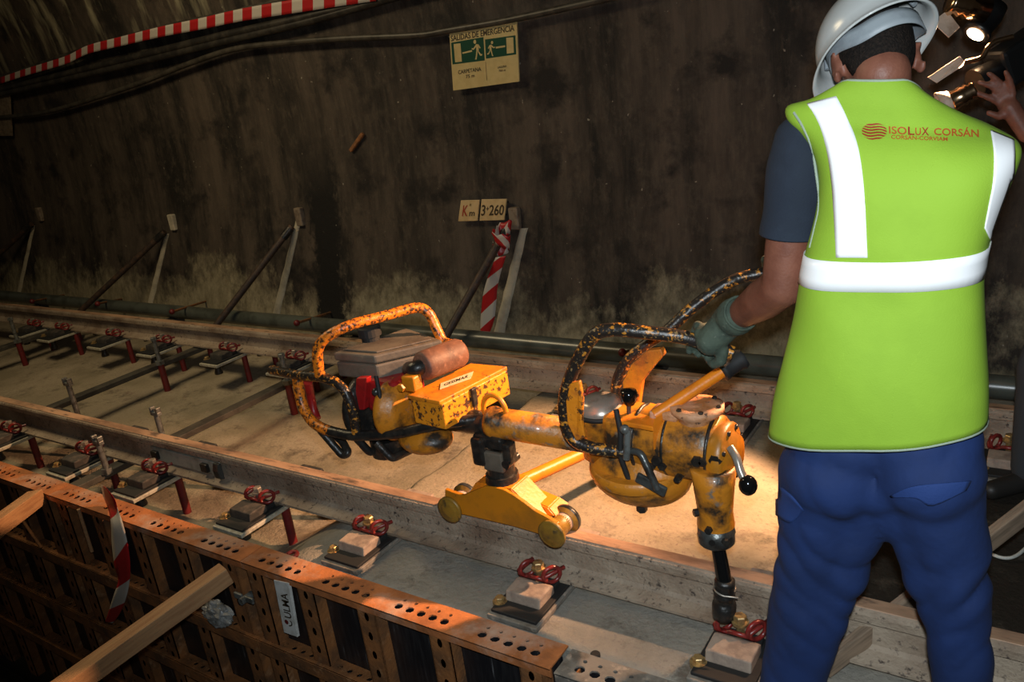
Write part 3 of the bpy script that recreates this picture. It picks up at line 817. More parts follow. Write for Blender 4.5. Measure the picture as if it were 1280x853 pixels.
# white label plate fixed in the panel
q = [P(342, 725.5, y=1.648), P(360.6, 729.5, y=1.648), P(372, 797, y=1.648), P(355, 791, y=1.648)]
n = -EYV
mb = MB(); mb.prism([p+V((0, .012, 0)) for p in q], (0, -.012, 0), bev=.001); lp = mb.build('label_plate', m_white, pnl)
fn = lambda s, k, e=.001: bil(q, s, k)+n*e
# the lettering runs up the plate
link('lettering', text_mesh('ULMA', lambda x, y: fn(.82-.50*y, .33+.47*x, .0015)), m_ink, lp)
link('logo_dot', flat_mesh([[(.38+.14*math.cos(a*PI/6), .24+.045*math.sin(a*PI/6)) for a in range(12)]], lambda s, k: fn(s, k, .0015)), m_redpin, lp)
arc = [(.50+.30*math.cos(a), .24+.07*math.sin(a)) for a in [(-1.5+i*.3) for i in range(9)]]
arc2 = [(.50+.22*math.cos(a), .24+.05*math.sin(a)) for a in [(-1.5+i*.3) for i in range(9)]]
link('logo_arc', flat_mesh([[arc[i], arc[i+1], arc2[i+1], arc2[i]] for i in range(8)], lambda s, k: fn(s, k, .0014)), m_ink, lp)

# timbers
def timber(name, a, b, w, h, m, label, cat='timber', hint=EZV):
    a = V(a); b = V(b); d = (b-a).normalized(); u = d.cross(hint).normalized(); v = u.cross(d)
    mb = MB(); mb.box((a+b)/2, ((b-a).length, w, h), ax=(d, u, v), bev=.004)
    o = mb.bm
    for vv in o.verts:
        k = vv.co.copy(); vv.co += v*.004*noise.noise(k*3)+u*.004*noise.noise(k*3+V((5, 0, 0)))
    me_o = mb.build(name, m)
    # put the grain of the wood along its own length
    q = Matrix((( d.x, u.x, v.x), (d.y, u.y, v.y), (d.z, u.z, v.z)))
    mid = (a+b)/2
    for vv in me_o.data.vertices: vv.co = q.transposed() @ (vv.co-mid)
    me_o.matrix_world = Matrix.Translation(mid) @ q.to_4x4()
    return tag(me_o, label, cat)
m_wood.node_tree.nodes['Mapping'].inputs['Scale'].default_value = (1.2, 14, 14)
m_woodgrey.node_tree.nodes['Mapping'].inputs['Scale'].default_value = (1.2, 14, 14)
a = P(283, 716, y=1.60); b = P(92, 853, y=1.0)
timber('timber_strut', a, a+(b-a)*2.1, .075, .075, m_wood, 'sawn square timber strut wedged under the formwork edge beside the white label')
a = P(46, 622, y=1.62); b = P(-8, 662, y=1.3)
timber('timber_strut', a, a+(b-a)*3, .075, .08, m_wood, 'timber strut end meeting the formwork edge at the left edge of the photo')
a = P(1034, 832, y=1.99); b = P(1282, 640, y=2.55)
timber('plank', a-(b-a)*.02, a+(b-a)*1.7, .03, .062, m_woodgrey, 'dirty grey plank leaning over the near rail behind the blue trousers', 'plank')
mb = MB(); mb.cyl(P(98, 637, y=1.63), P(115, 690, y=1.63), .009, seg=8)
tag(mb.build('stick', m_wood), 'thin pale stick standing between formwork ribs left of the barrier tape', 'stick')
mb = MB(); mb.cyl(P(24, 645, y=1.63), P(52, 685, y=1.63), .009, seg=8)
tag(mb.build('stick', m_rustdark), 'thin rusty rod leaning in the formwork below the left timber end', 'stick')
# crumpled plastic on the formwork stringer
b2 = bmesh.new(); bmesh.ops.create_icosphere(b2, subdivisions=4, radius=1)
cc = P(272, 768, y=1.62)
for v in b2.verts:
    k = v.co.copy(); f = 1+.35*noise.noise(k*2.3)+.18*noise.noise(k*6)
    v.co = cc+V((k.x*.085*f, k.y*.035*f, k.z*.06*f))
mb = MB(); mb.merge(b2); tag(mb.build('plastic_bag', m_bag), 'crumpled pale plastic bag stuffed in the formwork beside the timber strut', 'plastic bag')
cc = P(308, 748, y=1.64)
t = thing('wing_nut', cc, 'grey wing nut on the formwork rib left of the white label', 'nut')
mb = MB(); mb.cyl(cc+V((0, .03, 0)), cc-V((0, .03, 0)), .016, seg=12); mb.build('hub', m_zinc, t)
for s in (-1, 1):
    mb = MB(); mb.box(cc+V((s*.035, -.01, .008)), (.05, .012, .028), bev=.004); mb.build('wing', m_zinc, t)
cc = P(365, 695, z=ZR+.012)
mb = MB(); mb.tube([cc+V((.022*math.cos(a), .022*math.sin(a), .004)) for a in [k*PI/8 for k in range(16)]], .009, 8, closed=True)
tag(mb.build('rubber_washer', m_redpin), 'small red washer lying on the grey slab behind the formwork edge', 'washer')
cc = P(744, 817, z=ZR+.012)  # dark hole in the slab, put in as a black disc
mb = MB(); mb.lathe(cc-V((0, 0, .012)), (0, 0, 1), [(0, .016), (.010, .016), (.013, .013)], 16); tag(mb.build('slab_hole', m_rubber), 'small black plug in the slab near the bottom edge', 'hole')
pts = [P(px, py, z=ZR+.014) for px, py in ((1205, 655), (1228, 683), (1242, 694), (1258, 698), (1272, 694), (1290, 680), (1330, 660))]
mb = MB(); mb.tube(curve(pts, 6), .006, 8); tag(mb.build('white_wire', m_whitewire), 'loose white wire lying between the rails right of the blue trousers', 'wire')

# ------------------------------------------------------------------ the rail bolt machine
Y = 2.1
mc = thing('bolt_tightening_machine', (-1.58, YN, 0), 'orange and black petrol bolt tightening machine on its roller trolley, gripped by the worker', 'machine')
def Q(px, py, y=Y): return P(px, py, y=y)
ZT = .397
mb = MB(); mb.lathe((-1.63, Y, ZT), EXV, [(0, .045), (.0, .056), (.02, .058), (.025, .0545), (.43, .0545), (.43, .04)], 28); mt = mb.build('main_tube', m_ochre, mc)
mb = MB(); mb.lathe((-1.90, Y, ZT-.012), EXV, [(0, .03), (0, .048), (.24, .044), (.28, .05), (.28, .03)], 24); mb.build('drive_housing', m_black, mt)
c = V((Q(620, 510).x, Y-.01, ZT+.055))
mb = MB(); mb.tube([c+V((.048*math.cos(a), 0, .056*math.sin(a))) for a in [k*PI/12 for k in range(24)]], .0095, 10, closed=True); mb.build('lifting_eye', m_orange_clean, mt)
# knuckle and post over the trolley
px_ = Q(627, 590).x
mb = MB(); mb.cyl((px_, Y, .165), (px_, Y, .195), .064, .060, 22); mb.cyl((px_, Y, .19), (px_, Y, .285), .052, .048, 22); po = mb.build('swivel_post', m_black, mc)
mb = MB()
mb.box((px_-.045, Y-.01, .30), (.055, .12, .11), bev=.012); mb.box((px_-.01, Y, .335), (.13, .10, .05), bev=.012); mb.build('knuckle', m_black, po)
mb = MB(); mb.box((px_+.012, Y-.052, .268), (.085, .02, .075), bev=.006); mb.build('worn_face', m_tank, po)
mb = MB(); mb.box((px_+.070, Y-.03, .305), (.032, .05, .075), bev=.008); mb.cyl((px_+.07, Y-.065, .27), (px_+.07, Y+.01, .27), .016, seg=12); mb.build('lock_lever', m_black, po)
# trolley
tr = bpy.data.objects.new('roller_trolley', None); COL.objects.link(tr); tr.parent = mc
YP = YN-.062
pl_px = [(556, 612), (566, 616), (578, 620), (592, 614), (606, 608.5), (618, 609.5), (630, 613), (642, 619.7), (655, 629), (668, 639), (684, 647.6), (697, 655), (699, 668), (690, 676), (673.5, 668), (641.6, 658.5), (610, 651), (580, 644), (566, 642), (556, 634)]
mb = MB(); mb.prism([P(a, b, y=YP-.008) for a, b in pl_px], (0, .016, 0), bev=.003); mb.build('side_plate', m_ochre_plate, tr)
xl, xr = P(564, 628, y=YP).x, P(692, 662, y=YP).x
for x in (xl, xr):
    rz = .036
    mb = MB(); mb.lathe((x, YP-.026, rz), EYV, [(0, .005), (.001, .02), (.002, .034), (.004, .036), (.004, .046), (.006, .053), (.016, .053), (.022, .038), (.10, .036), (.106, .053), (.118, .053), (.122, .045), (.122, .02)], 32); ro = mb.build('roller', m_wheel, tr)
    mb = MB(); mb.lathe((x, YP+.0, rz), EYV, [(0, .0365), (.08, .0365)], 28); mb.build('roller_tread', m_tread, ro)
    mb = MB(); mb.lathe((x, YP+.080, rz), EYV, [(0, .0375), (.002, .055), (.018, .055), (.020, .044), (.016, .04), (.016, .01)], 32); mb.build('rear_flange', m_greasegrey, ro)
def hexa(bot, top):
    mb = MB(); b = [mb.bm.verts.new(V(p)) for p in bot]; t2 = [mb.bm.verts.new(V(p)) for p in top]
    mb.bm.faces.new(b); mb.bm.faces.new(t2)
    for i in range(4): mb.bm.faces.new((b[i], b[(i+1) % 4], t2[(i+1) % 4], t2[i]))
    bmesh.ops.recalc_face_normals(mb.bm, faces=mb.bm.faces[:]); bmesh.ops.bevel(mb.bm, geom=mb.bm.edges[:], offset=.004, segments=2, affect='EDGES')
    return mb
xa, xb = xl+.05, xr-.03
hexa([(xa, YP, .062), (xb, YP, .062), (xb, YP+.10, .062), (xa, YP+.10, .062)], [(px_-.085, YP+.005, .165), (px_+.075, YP+.005, .170), (px_+.075, YP+.115, .170), (px_-.085, YP+.115, .165)]).build('body', m_orange_clean, tr)
hexa([(px_+.02, YP+.04, .07), (xb+.02, YP+.04, .07), (xb+.02, YP+.14, .07), (px_+.02, YP+.14, .07)], [(px_+.06, YP+.05, .125), (xb-.015, YP+.05, .095), (xb-.015, YP+.13, .095), (px_+.06, YP+.13, .125)]).build('gusset', m_orange_clean, tr)
mb = MB(); ca = P(652, 602, z=.118); cb = P(720, 571, z=.098); dd = (cb-ca).normalized()
mb.tube([ca-dd*.05, cb+dd*.03], .026, 18); mb.build('outrigger_tube', m_orange_clean, tr)
mb = MB(); mb.tube([cb+dd*.03, cb+dd*.55], .022, 16); mb.build('outrigger_extension', m_black, tr)

# engine
ZTK = .635
pol = [P(px, py, z=ZTK) for px, py in ((416, 441), (467, 445), (553, 425), (508, 410))]
mb = MB(); mb.prism(pol, (0, 0, -.035), bev=.008)
en = bpy.data.objects.new('engine', None); COL.objects.link(en); en.parent = mc
c0 = sum(pol, V((0, 0, 0)))/4
mb2 = MB(); mb2.prism([c0+(p-c0)*.985+V((0, 0, -.038)) for p in pol], (0, 0, -.062), bev=.008)
mb.build('tank_cover', m_tank, en); mb2.build('tank', m_tank, en)
mb = MB(); mb.prism([c0+(p-c0)*.80 for p in pol], (0, 0, .007), bev=.003); mb.build('tank_lid', m_tank, en)
fc = P(463, 421, z=ZTK+.02)
mb = MB(); mb.lathe(fc-V((0, 0, .03)), EZV, [(0, .036), (.034, .036), (.036, .046), (.070, .046), (.074, .038)], 20, smooth=False); mb.build('fuel_cap', m_rubber, en)
mb = MB(); ma, mb_ = P(526, 459, y=2.06), P(572, 441.5, y=2.24); d = (mb_-ma).normalized()
mb.lathe(ma, d, [(0, .02), (0, .046), (.01, .054), (.03, .056), ((mb_-ma).length, .056), ((mb_-ma).length+.012, .05), ((mb_-ma).length+.012, .02)], 28); mb.build('muffler', m_muffler, en)
mb = MB(); mb.tube([ma+d*.02, ma-d*.03+V((-.01, .01, -.005)), ma-d*.02+V((-.08, .05, -.03))], .030, 14, round_corners=.03); mb.build('exhaust_elbow', m_black, en)
c = P(494, 486, y=2.10)
mb = MB(); mb.box(c, (.16, .18, .14), bev=.02); mb.build('fan_shroud', m_red, en)
mb = MB()
for k in range(7): mb.box(c+V((-.05, .03, -.09-k*.016)), (.18, .20, .007), bev=.002)
mb.box(c+V((-.05, .03, -.14)), (.13, .15, .16), bev=.02); mb.build('finned_block', m_black, en)
c2 = P(461, 507, y=2.06)
mb = MB(); mb.lathe(c2+V((-.03, 0, 0)), EXV, [(0, .05), (.005, .12), (.02, .135), (.055, .135), (.06, .11)], 28); mb.build('flywheel_cover', m_black, en)
mb = MB(); mb.prism([P(445, 473, y=1.98), P(458, 473, y=1.98), P(455, 513, y=1.98), P(443, 513, y=1.98)], (0, .03, 0), bev=.004); mb.build('guard_strip', m_red, en)
for (px, py, r) in ((478, 505, .022), (477, 522, .018), (470, 490, .016)):
    mb = MB(); mb.ball(P(px, py, y=1.97), r, 12); mb.build('carburettor_part', m_greasegrey, en)
mb = MB(); mb.tube([P(470, 470, y=1.99), P(476, 500, y=1.96), P(468, 530, y=1.99)], .008, 8, round_corners=.03); mb.build('fuel_hose', m_rubber, en)
# clutch housing and sump
c3 = P(502, 511, y=2.05)
mb = MB(); mb.lathe(c3+V((-.045, 0, 0)), EXV, [(0, .03), (0, .105), (.012, .122), (.03, .125), (.04, .116), (.075, .10), (.085, .08), (.085, .03)], 32); mb.build('clutch_housing', m_ochre, mc)
mb = MB(); mb.box(P(515, 478, y=2.02), (.06, .05, .06), bev=.008); mb.bolt(P(503, 484, y=1.98), (0, -1, 0), .016, .014); mb.build('clutch_bracket', m_ochre_plate, mc)
c4 = P(532, 547, y=2.06)
mb = MB(); mb.ball(c4, (.115, .09, .058), 24); mb.build('sump', m_ochre, mc)
mb = MB(); mb.lathe(P(486, 560, y=2.06)+V((0, 0, .05)), (0, 0, -1), [(0, .07), (.07, .068), (.08, .05)], 20); mb.build('drain_housing', m_black, mc)
# box with lid
zb = P(548, 502, y=1.965).z
lid = [P(px, py, z=zb) for px, py in ((509, 494), (549, 502), (634, 458), (588, 454))]
cb_ = sum(lid, V((0, 0, 0)))/4
mb = MB(); mb.prism(lid, (0, 0, -.016), bev=.004); li = mb.build('tool_box_lid', m_lid, mc)
mb = MB(); mb.prism([cb_+(p-cb_)*.965+V((.006, 0, -.014)) for p in lid], (0, 0, -.098), bev=.004); mb.build('tool_box', m_yellow_side, mc)
q = [P(px, py, z=zb+.001) for px, py in ((551, 480), (592, 465), (588.5, 474), (550, 487.5))]
fnl = lambda s, k, e=.001: bil(q, s, k)+V((0, 0, e))
mb = MB(); mb.prism([fnl(0, 1), fnl(1, 1), fnl(1, 0), fnl(0, 0)], (0, 0, .0012)); st = mb.build('sticker', m_labelcream, li)
link('lettering', text_mesh('GEISMAR', lambda x, y: fnl(.12+.76*x, .28+.44*y, .003)), m_ink, st)
mb = MB(); p = (lid[1]+lid[2])/2+V((.004, -.02, -.045)); mb.box(p, (.012, .028, .07), bev=.004); mb.build('latch', m_black, li)
# engine guard frame
R = .0205
A = [Q(400, 470, 1.93), Q(397, 440, 1.93), Q(408, 422, 1.95), Q(440, 406, 2.02), Q(482, 395, 2.15), Q(520, 385, 2.27), Q(536, 392, 2.30), Q(546, 412, 2.30), Q(556, 428, 2.30), Q(575, 432, 2.30)]
mb = MB(); mb.tube(curve(A, 7), R, 14); mb.build('guard_hoop', m_tubeorange, mc)
B = [Q(340, 463, 2.02), Q(372, 469, 1.96), Q(406, 473, 1.93), Q(428, 485, 1.93), Q(440, 510, 1.93), Q(446, 541, 1.94)]
mb = MB(); mb.tube(curve(B, 7), R*.95, 14); mb.build('guard_hoop', m_tubeworn, mc)
C_ = [Q(372, 474, 1.96), Q(376, 500, 1.95), Q(385, 520, 1.94), Q(398, 533, 1.93), Q(420, 541, 1.93), Q(450, 545, 1.94), Q(500, 541, 1.97), Q(535, 533, 2.0), Q(565, 528, 2.04), Q(600, 524, 2.09)]
cc = curve(C_, 7); k = 26
mb = MB(); mb.tube(cc[:k+1], R*1.05, 14); mb.build('guard_hoop', m_tubeorange, mc)
mb = MB(); mb.tube(cc[k:], R, 14); mb.build('frame_rail', m_black, mc)
mb = MB(); mb.tube([Q(398, 535, 1.95), Q(416, 556, 1.96), Q(428, 570, 1.97), Q(436, 567, 1.98), Q(428, 552, 2.0), Q(412, 540, 2.0)], .016, 12, round_corners=.02); mb.build('skid_foot', m_black, mc)
mb = MB(); mb.tube([Q(443, 545, 1.95), Q(462, 566, 1.98), Q(482, 560, 2.1)], .016, 12, round_corners=.02); mb.build('skid_foot', m_black, mc)
mb = MB(); mb.tube([Q(470, 553, 1.98), Q(490, 574, 2.0), Q(515, 562, 2.1)], .016, 12, round_corners=.02); mb.build('skid_foot', m_black, mc)
mb = MB(); mb.tube([Q(385, 478, 2.02), Q(391, 510, 2.06), Q(396, 524, 2.04)], .018, 12); mb.build('rear_brace', m_red, mc)

# gearbox end
xg = Q(753, 530).x
gb = bpy.data.objects.new('gearbox', None); COL.objects.link(gb); gb.parent = mc
mb = MB(); mb.lathe((xg, Y, .345), EZV, [(0, .05), (0, .072), (.12, .078), (.135, .086), (.15, .086)], 30); mb.build('filter_bowl', m_ochre, gb)
mb = MB(); mb.lathe((xg, Y, .495), EZV, [(0, .08), (0, .088), (.012, .088), (.012, .08)], 30); mb.build('sealing_band', m_rubber, gb)
mb = MB(); mb.lathe((xg, Y, .507), EZV, [(0, .078), (.012, .078), (.02, .070), (.030, .066), (.040, .05), (.045, .02), (.046, .004)], 30); mb.build('filter_cap', m_chrome, gb)
x0, x1 = -1.13, -.775
zc = Q(850, 553).z
mb = MB(); mb.lathe((x0, Y, zc), EXV, [(0, .05), (0, .082), (.05, .092), (.10, .10), (.20, .108), (.30, .105), (.345, .10), (.355, .09), (.355, .03)], 32); mb.build('barrel', m_ochre, gb)
for q in (x0+.10, x0+.20, x0+.335):
    mb = MB(); mb.lathe((q, Y, zc), EXV, [(-.004, .09), (-.004, .1085), (.004, .1085), (.004, .09)], 32); mb.build('seam', m_black, gb)
mb = MB(); mb.box((xg+.11, Y-.01, zc+.01), (.14, .15, .17), bev=.02); mb.build('neck_casting', m_ochre, gb)
xe = Q(912, 563).x-.008
mb = MB(); mb.lathe((xe-.005, Y-.02, zc-.005), EXV, [(-.02, .09), (0, .098), (.02, .098), (.026, .09), (.03, .07), (.045, .06), (.047, .02)], 30); ec = mb.build('end_cap', m_ochre_plate, gb)
for k in range(8):
    mb = MB(); mb.bolt((xe+.018, Y-.02+.083*math.cos(k*PI/4+.3), zc-.005+.083*math.sin(k*PI/4+.3)), EXV, .008, .01); mb.build('cap_bolt', m_black, ec)
mb = MB(); mb.ball((Q(800, 588).x, Y, Q(800, 588).z), (.175, .12, .115), 28); mb.lathe((Q(800, 588).x, Y, Q(800, 588).z-.01), EZV, [(0, .15), (.03, .16), (.04, .15)], 28); mb.build('crankcase', m_ochre, gb)
mb = MB(); mb.bolt((Q(812, 624).x, 2.04, Q(812, 624).z+.01), (0, 0, -1), .018, .022); mb.build('drain_plug', m_black, gb)
# top flange ring and lug
cf = Q(872, 522)
mb = MB(); mb.lathe((cf.x, Y, zc+.085), EZV, [(0, .06), (.02, .065), (.032, .08), (.048, .08), (.05, .055), (.046, .045), (.046, .01)], 28); tf = mb.build('top_flange', m_flangedust, gb)
mb = MB()
for k in range(6): mb.bolt((cf.x+.067*math.cos(k*PI/3), Y+.067*math.sin(k*PI/3), zc+.085+.047), EZV, .008, .008)
mb.build('flange_bolts', m_black, tf)
mb = MB(); mb.box((Q(838, 528).x, Y-.02, zc+.105), (.09, .07, .03), bev=.008); mb.build('lug', m_flangedust, gb)
# slanted bracket for the bar
zs = .525
pb = [P(px, py, z=zs) for px, py in ((772, 526), (816, 534), (850, 512), (812, 503))]
mb = MB(); mb.prism(pb, (0, 0, -.016), bev=.003); mb.prism([pb[1]+V((0, 0, .0)), pb[2]+V((0, 0, .0)), pb[2]+V((0, .012, .022)), pb[1]+V((0, .012, .022))], (0, -.01, -.075), bev=.003); mb.build('bar_bracket', m_orange_clean, gb)
mb = MB(); b0 = P(818, 520, z=zs+.01); b1 = P(907, 462, y=b0.y+.16); mb.tube([b0, b1], .019, 16); bar = mb.build('lifting_bar', m_orange_clean, mc)
d = (b1-b0).normalized(); g1 = b1+d*.12
mb = MB(); mb.lathe(b1-d*.015, d, [(0, .02), (0, .030), (.012, .032), (.016, .029), (.06, .028), (.07, .033), (.08, .029)], 20); mb.build('rubber_grip', m_rubber, bar)
# spindle down to the socket
YS = 2.02
sx = P(893, 620, y=YS).x; 
z1, z2 = P(893, 655, y=YS).z, P(897, 678, y=YS).z
mb = MB(); mb.lathe((sx, YS, zc-.02), (0, 0, -1), [(0, .05), (0, .068), (.06, .060), (zc-.02-z1-.05, .052), (zc-.02-z1, .056)], 28); sp = mb.build('spindle_housing', m_ochre, mc)
mb = MB(); mb.lathe((sx, YS, z1), (0, 0, -1), [(0, .05), (0, .055), (z1-z2-.006, .055), (z1-z2, .05), (z1-z2, .02)], 28); co_ = mb.build('spindle_collar', m_greasegrey, sp)
mb = MB()
for k in range(6):
    a = k*PI/3-.4; mb.cyl((sx+.048*math.cos(a), YS+.048*math.sin(a), (z1+z2)/2), (sx+.0562*math.cos(a), YS+.0562*math.sin(a), (z1+z2)/2), .010, seg=10)
mb.build('collar_screw', m_black, co_)
for k in range(3):
    mb = MB(); a = -PI/2+(k-1)*.8; p0 = V((sx+.054*math.cos(a), YS+.054*math.sin(a), .27-.04*k)); mb.bolt(p0, (math.cos(a), math.sin(a), 0), .012, .014); mb.build('housing_bolt', m_black, sp)
s0 = V((sx, YS, z2)); s1 = P(906, 728, y=2.0); s2 = P(905, 776, y=2.0)
mb = MB(); mb.cyl(s0+V((0, 0, .01)), s1, .021, .023, 20); mb.build('drive_shaft', m_blackplastic, mc)
L = (s2-s1).length
mb = MB(); mb.lathe(s1-(s2-s1).normalized()*.012, s2-s1, [(0, .022), (.004, .030), (.02, .031), (.024, .028), (.05, .029), (.054, .032), (.062, .032), (.066, .028), (.085, .029), (.09, .036), (L-.02, .036), (L-.002, .034), (L-.002, .024), (L-.02, .023)], 24); so = mb.build('socket', m_black, mc)
sm = s1+(s2-s1)*.18
mb = MB(); mb.tube([sm+V((.032*math.cos(a), .032*math.sin(a), .004*math.sin(2*a))) for a in [k*PI/10 for k in range(18)]]+[sm+V((.048, -.02, -.004))], .0028, 6); mb.build('retaining_wire', m_chrome, so)
# levers
kb = Q(935, 607, 1.97)
mb = MB(); mb.tube([Q(913, 560, 2.02), Q(921, 572, 2.0), Q(926, 592, 1.98), kb], .012, 12, round_corners=.02); le = mb.build('control_lever', m_chrome, mc)
mb = MB(); mb.ball(kb, (.026, .026, .03), 18); mb.build('knob', m_blackplastic, le)
kb = Q(786, 495, 2.06)
mb = MB(); mb.cyl(kb, Q(786, 522, 2.06), .007, seg=10); le = mb.build('throttle_lever', m_greasegrey, mc)
mb = MB(); mb.lathe(kb+V((0, 0, -.03)), EZV, [(0, .014), (.01, .022), (.035, .027), (.048, .024), (.052, .008)], 18); mb.build('knob', m_blackplastic, le)
mb = MB(); mb.tube([Q(785, 537, 1.96), Q(784, 555, 1.96), Q(783, 574, 1.96)], .011, 10); mb.ball(Q(781, 537, 1.955), .015, 12); mb.build('valve_lever', m_zinc, gb)
mb = MB(); mb.tube([Q(790, 564, 1.97), Q(801, 566, 1.96), Q(812, 590, 1.95), Q(822, 612, 1.95)], .011, 10, round_corners=.02); mb.box(Q(814, 606, 1.955), (.10, .012, .035), ax=(V((.93, 0, -.36)), EYV, V((.36, 0, .93))), bev=.005); mb.build('pedal_lever', m_greasegrey, mc)
for px, py, r in ((822, 575, .018), (829, 582, .014), (815, 583, .013), (872, 576, .018), (880, 577, .014), (848, 598, .012), (895, 575, .02)):
    mb = MB(); mb.bolt(Q(px, py, 2.0)+V((0, .02, 0)), (0, -1, 0), r, .035); mb.build('casting_bolt', m_black, gb)
mb = MB(); mb.tube([Q(770, 512, 2.0), Q(776, 540, 1.985), Q(775, 570, 1.98), Q(786, 600, 1.99), Q(800, 616, 2.0)], .009, 8, round_corners=.02); mb.build('oil_hose', m_rubber, gb)
# operator's looped handles
D = [Q(790, 566, 2.0), Q(745, 561, 1.97), Q(719, 551, 1.96), Q(708, 530, 1.955), Q(706, 498, 1.95), Q(718, 460, 1.95), Q(741, 421, 1.95), Q(765, 412.5, 1.96), Q(800, 415, 1.98), Q(850, 421, 2.02), Q(884, 431, 2.05), Q(916, 442, 2.07)]
dc = curve(D, 8)
mb = MB(); mb.tube(dc, .0205, 14); hd = mb.build('front_handle', m_tubeworn, mc)
HANDLE = dc
mb = MB(); w = [Q(712, 480, 1.932), Q(724, 477, 1.932), Q(728, 500, 1.93), Q(727, 525, 1.93), Q(731, 548, 1.935), Q(720, 552, 1.935), Q(709, 530, 1.93), Q(707, 502, 1.93)]
mb.prism(w, (0, .016, 0), bev=.004); mb.build('handle_gusset', m_orange, hd)
E1 = [Q(772, 515, 2.22), Q(771, 480, 2.22), Q(784, 452, 2.23), Q(806, 432, 2.25), Q(832, 415, 2.28), Q(868, 383, 2.33), Q(905, 357, 2.38), Q(935, 345, 2.42), Q(985, 338, 2.46)]
mb = MB(); ec_ = curve(E1, 8); mb.tube(ec_, .019, 14); rh = mb.build('rear_handle', m_tubeworn, mc)
mb = MB(); mb.prism([Q(a, b, 2.17) for a, b in ((781, 512), (778, 478), (789, 456), (808, 439), (826, 437), (829, 445), (816, 460), (802, 478), (797, 512))], (0, .03, 0), bev=.004); mb.build('rear_bracket', m_orange, rh)
mb = MB(); mb.box(Q(790, 528, 2.17), (.12, .10, .06), bev=.01); mb.build('handle_mount', m_ochre, mc)
REAR = ec_

# ------------------------------------------------------------------ the worker
YW = 1.85
def spow(v, e): return math.copysign(abs(v)**e, v)
def ring_px(l, r, b, dy=0, n=48, ex=.78):
    L = P(*l, y=YW+dy); R_ = P(*r, y=YW+dy); c = (L+R_)/2; h = (R_-L)/2
    return [c+h*spow(math.cos(2*PI*k/n), ex)+V((0, b, 0))*spow(math.sin(2*PI*k/n), ex) for k in range(n)]
VR = [((966, 534), (1233, 526), .135, -.02), ((973, 490), (1234, 486), .135, -.02), ((985, 440), (1232, 440), .130, -.02), ((996, 392), (1230, 388), .126, -.01), ((1004, 350), (1230, 346), .126, 0),
      ((1012, 312), (1236, 308), .130, .0), ((1021, 275), (1247, 272), .134, .01), ((1026, 240), (1260, 238), .134, .015), ((1025, 210), (1271, 210), .128, .02), ((1016, 182), (1276, 190), .118, .03),
      ((1002, 162), (1270, 177), .106, .04), ((986, 146), (1252, 166), .094, .05), ((986, 134), (1226, 153), .086, .055), ((1014, 130), (1192, 140), .084, .065), ((1036, 123), (1166, 128), .082, .072), ((1047, 118), (1154, 118), .082, .08)]
def dens(rows, n=4):
    out = []
    for i in range(len(rows)-1):
        for k in range(n):
            t = k/n; a = rows[max(i-1, 0)]; b = rows[i]; c = rows[i+1]; d = rows[min(i+2, len(rows)-1)]
            out.append([.5*((2*q)+(r-p)*t+(2*p-5*q+4*r-s)*t*t+(3*q-p-3*r+s)*t**3) for p, q, r, s in zip(a, b, c, d)])
    out.append(rows[-1]); return out
rings = dens([ring_px(*r) for r in VR], 4)
for i, rg in enumerate(rings):            # soft folds in the cloth
    for j, p in enumerate(rg):
        k = V((p.x*9, p.y*5, p.z*2.2)); p.y += .010*noise.noise(k+V((p.z*4, 0, 0))); p.x += .004*noise.noise(k*1.7)
for i, rg in enumerate(rings):            # the collar stands up at the nape
    k = smooth(44, 60, i)
    for p in rg:
        if p.y < 1.93: p.z += .034*k*min(1, (1.93-p.y)/.07)
w = thing('person', P(1095, 900, y=YW+.02)*1, 'person from behind in yellow green vest, white helmet and blue trousers, gripping the machine', 'person')
w.location = (P(1095, 800, y=YW).x, YW, ZR)
# body: one surface under the clothes
f = V((-.30, .70, -.62)).normalized(); r_ = f.cross(EZV).normalized(); u_ = r_.cross(f)
H = P(1094, 72, y=1.975)
mb = MB()
ax = (r_, f, u_)
mb.ball(H+u_*.012, (.073, .093, .108), 28, ax=ax)
mb.ball(H+f*.035-u_*.055, (.056, .066, .062), 20, ax=ax)                     # jaw
mb.ball(H+f*.098-u_*.022, (.012, .020, .026), 12, ax=ax)                      # nose
mb.ball(H+f*.085+u_*.012, (.045, .014, .012), 12, ax=ax)                      # brow
for s in (-1, 1):
    mb.ball(H+f*.086+r_*.03*s-u_*.002, (.013, .010, .009), 12, ax=ax)         # eyes
    mb.ball(H+f*.074+r_*.036*s-u_*.03, (.02, .016, .018), 12, ax=ax)          # cheeks
    # ears with a rim and a hollow
    e = H+r_*.076*s-u_*.018-f*.004
    for k in range(13):
        a = -2.2+k*.36; mb.ball(e+r_*s*(.010)+f*.016*math.cos(a)*1.0-f*.006+u_*.031*math.sin(a), .0068, 8)
    mb.ball(e+r_*s*.004, (.009, .017, .028), 12, ax=ax); mb.ball(e-u_*.032+r_*s*.006, .009, 8)
for k in (-1, 1): mb.ball(H+f*.092-u_*(.062+.006*k), (.022, .008, .0055), 12, ax=ax)   # lips
N0 = P(1098, 140, y=1.965)
mb.capsule(H-f*.028-u_*.066, N0, .056, .066, 20)
SH_L, SH_R = P(1004, 172, y=1.885), P(1226, 192, y=1.92)
PEL = P(1100, 575, y=1.84)
mb.capsule(N0, P(1102, 250, y=1.87), .07, .10); mb.capsule(P(1102, 250, y=1.87), PEL, .10, .08)
mb.capsule(SH_L+V((.03, 0, -.01)), N0, .05, .05); mb.capsule(SH_R+V((-.03, 0, -.01)), N0, .05, .05)
EL = P(979, 358, y=1.875); WR = P(918, 399, y=2.05)
ER = P(1190, 345, y=2.12); WRR = REAR[-1]+V((.03, -.07, .03))
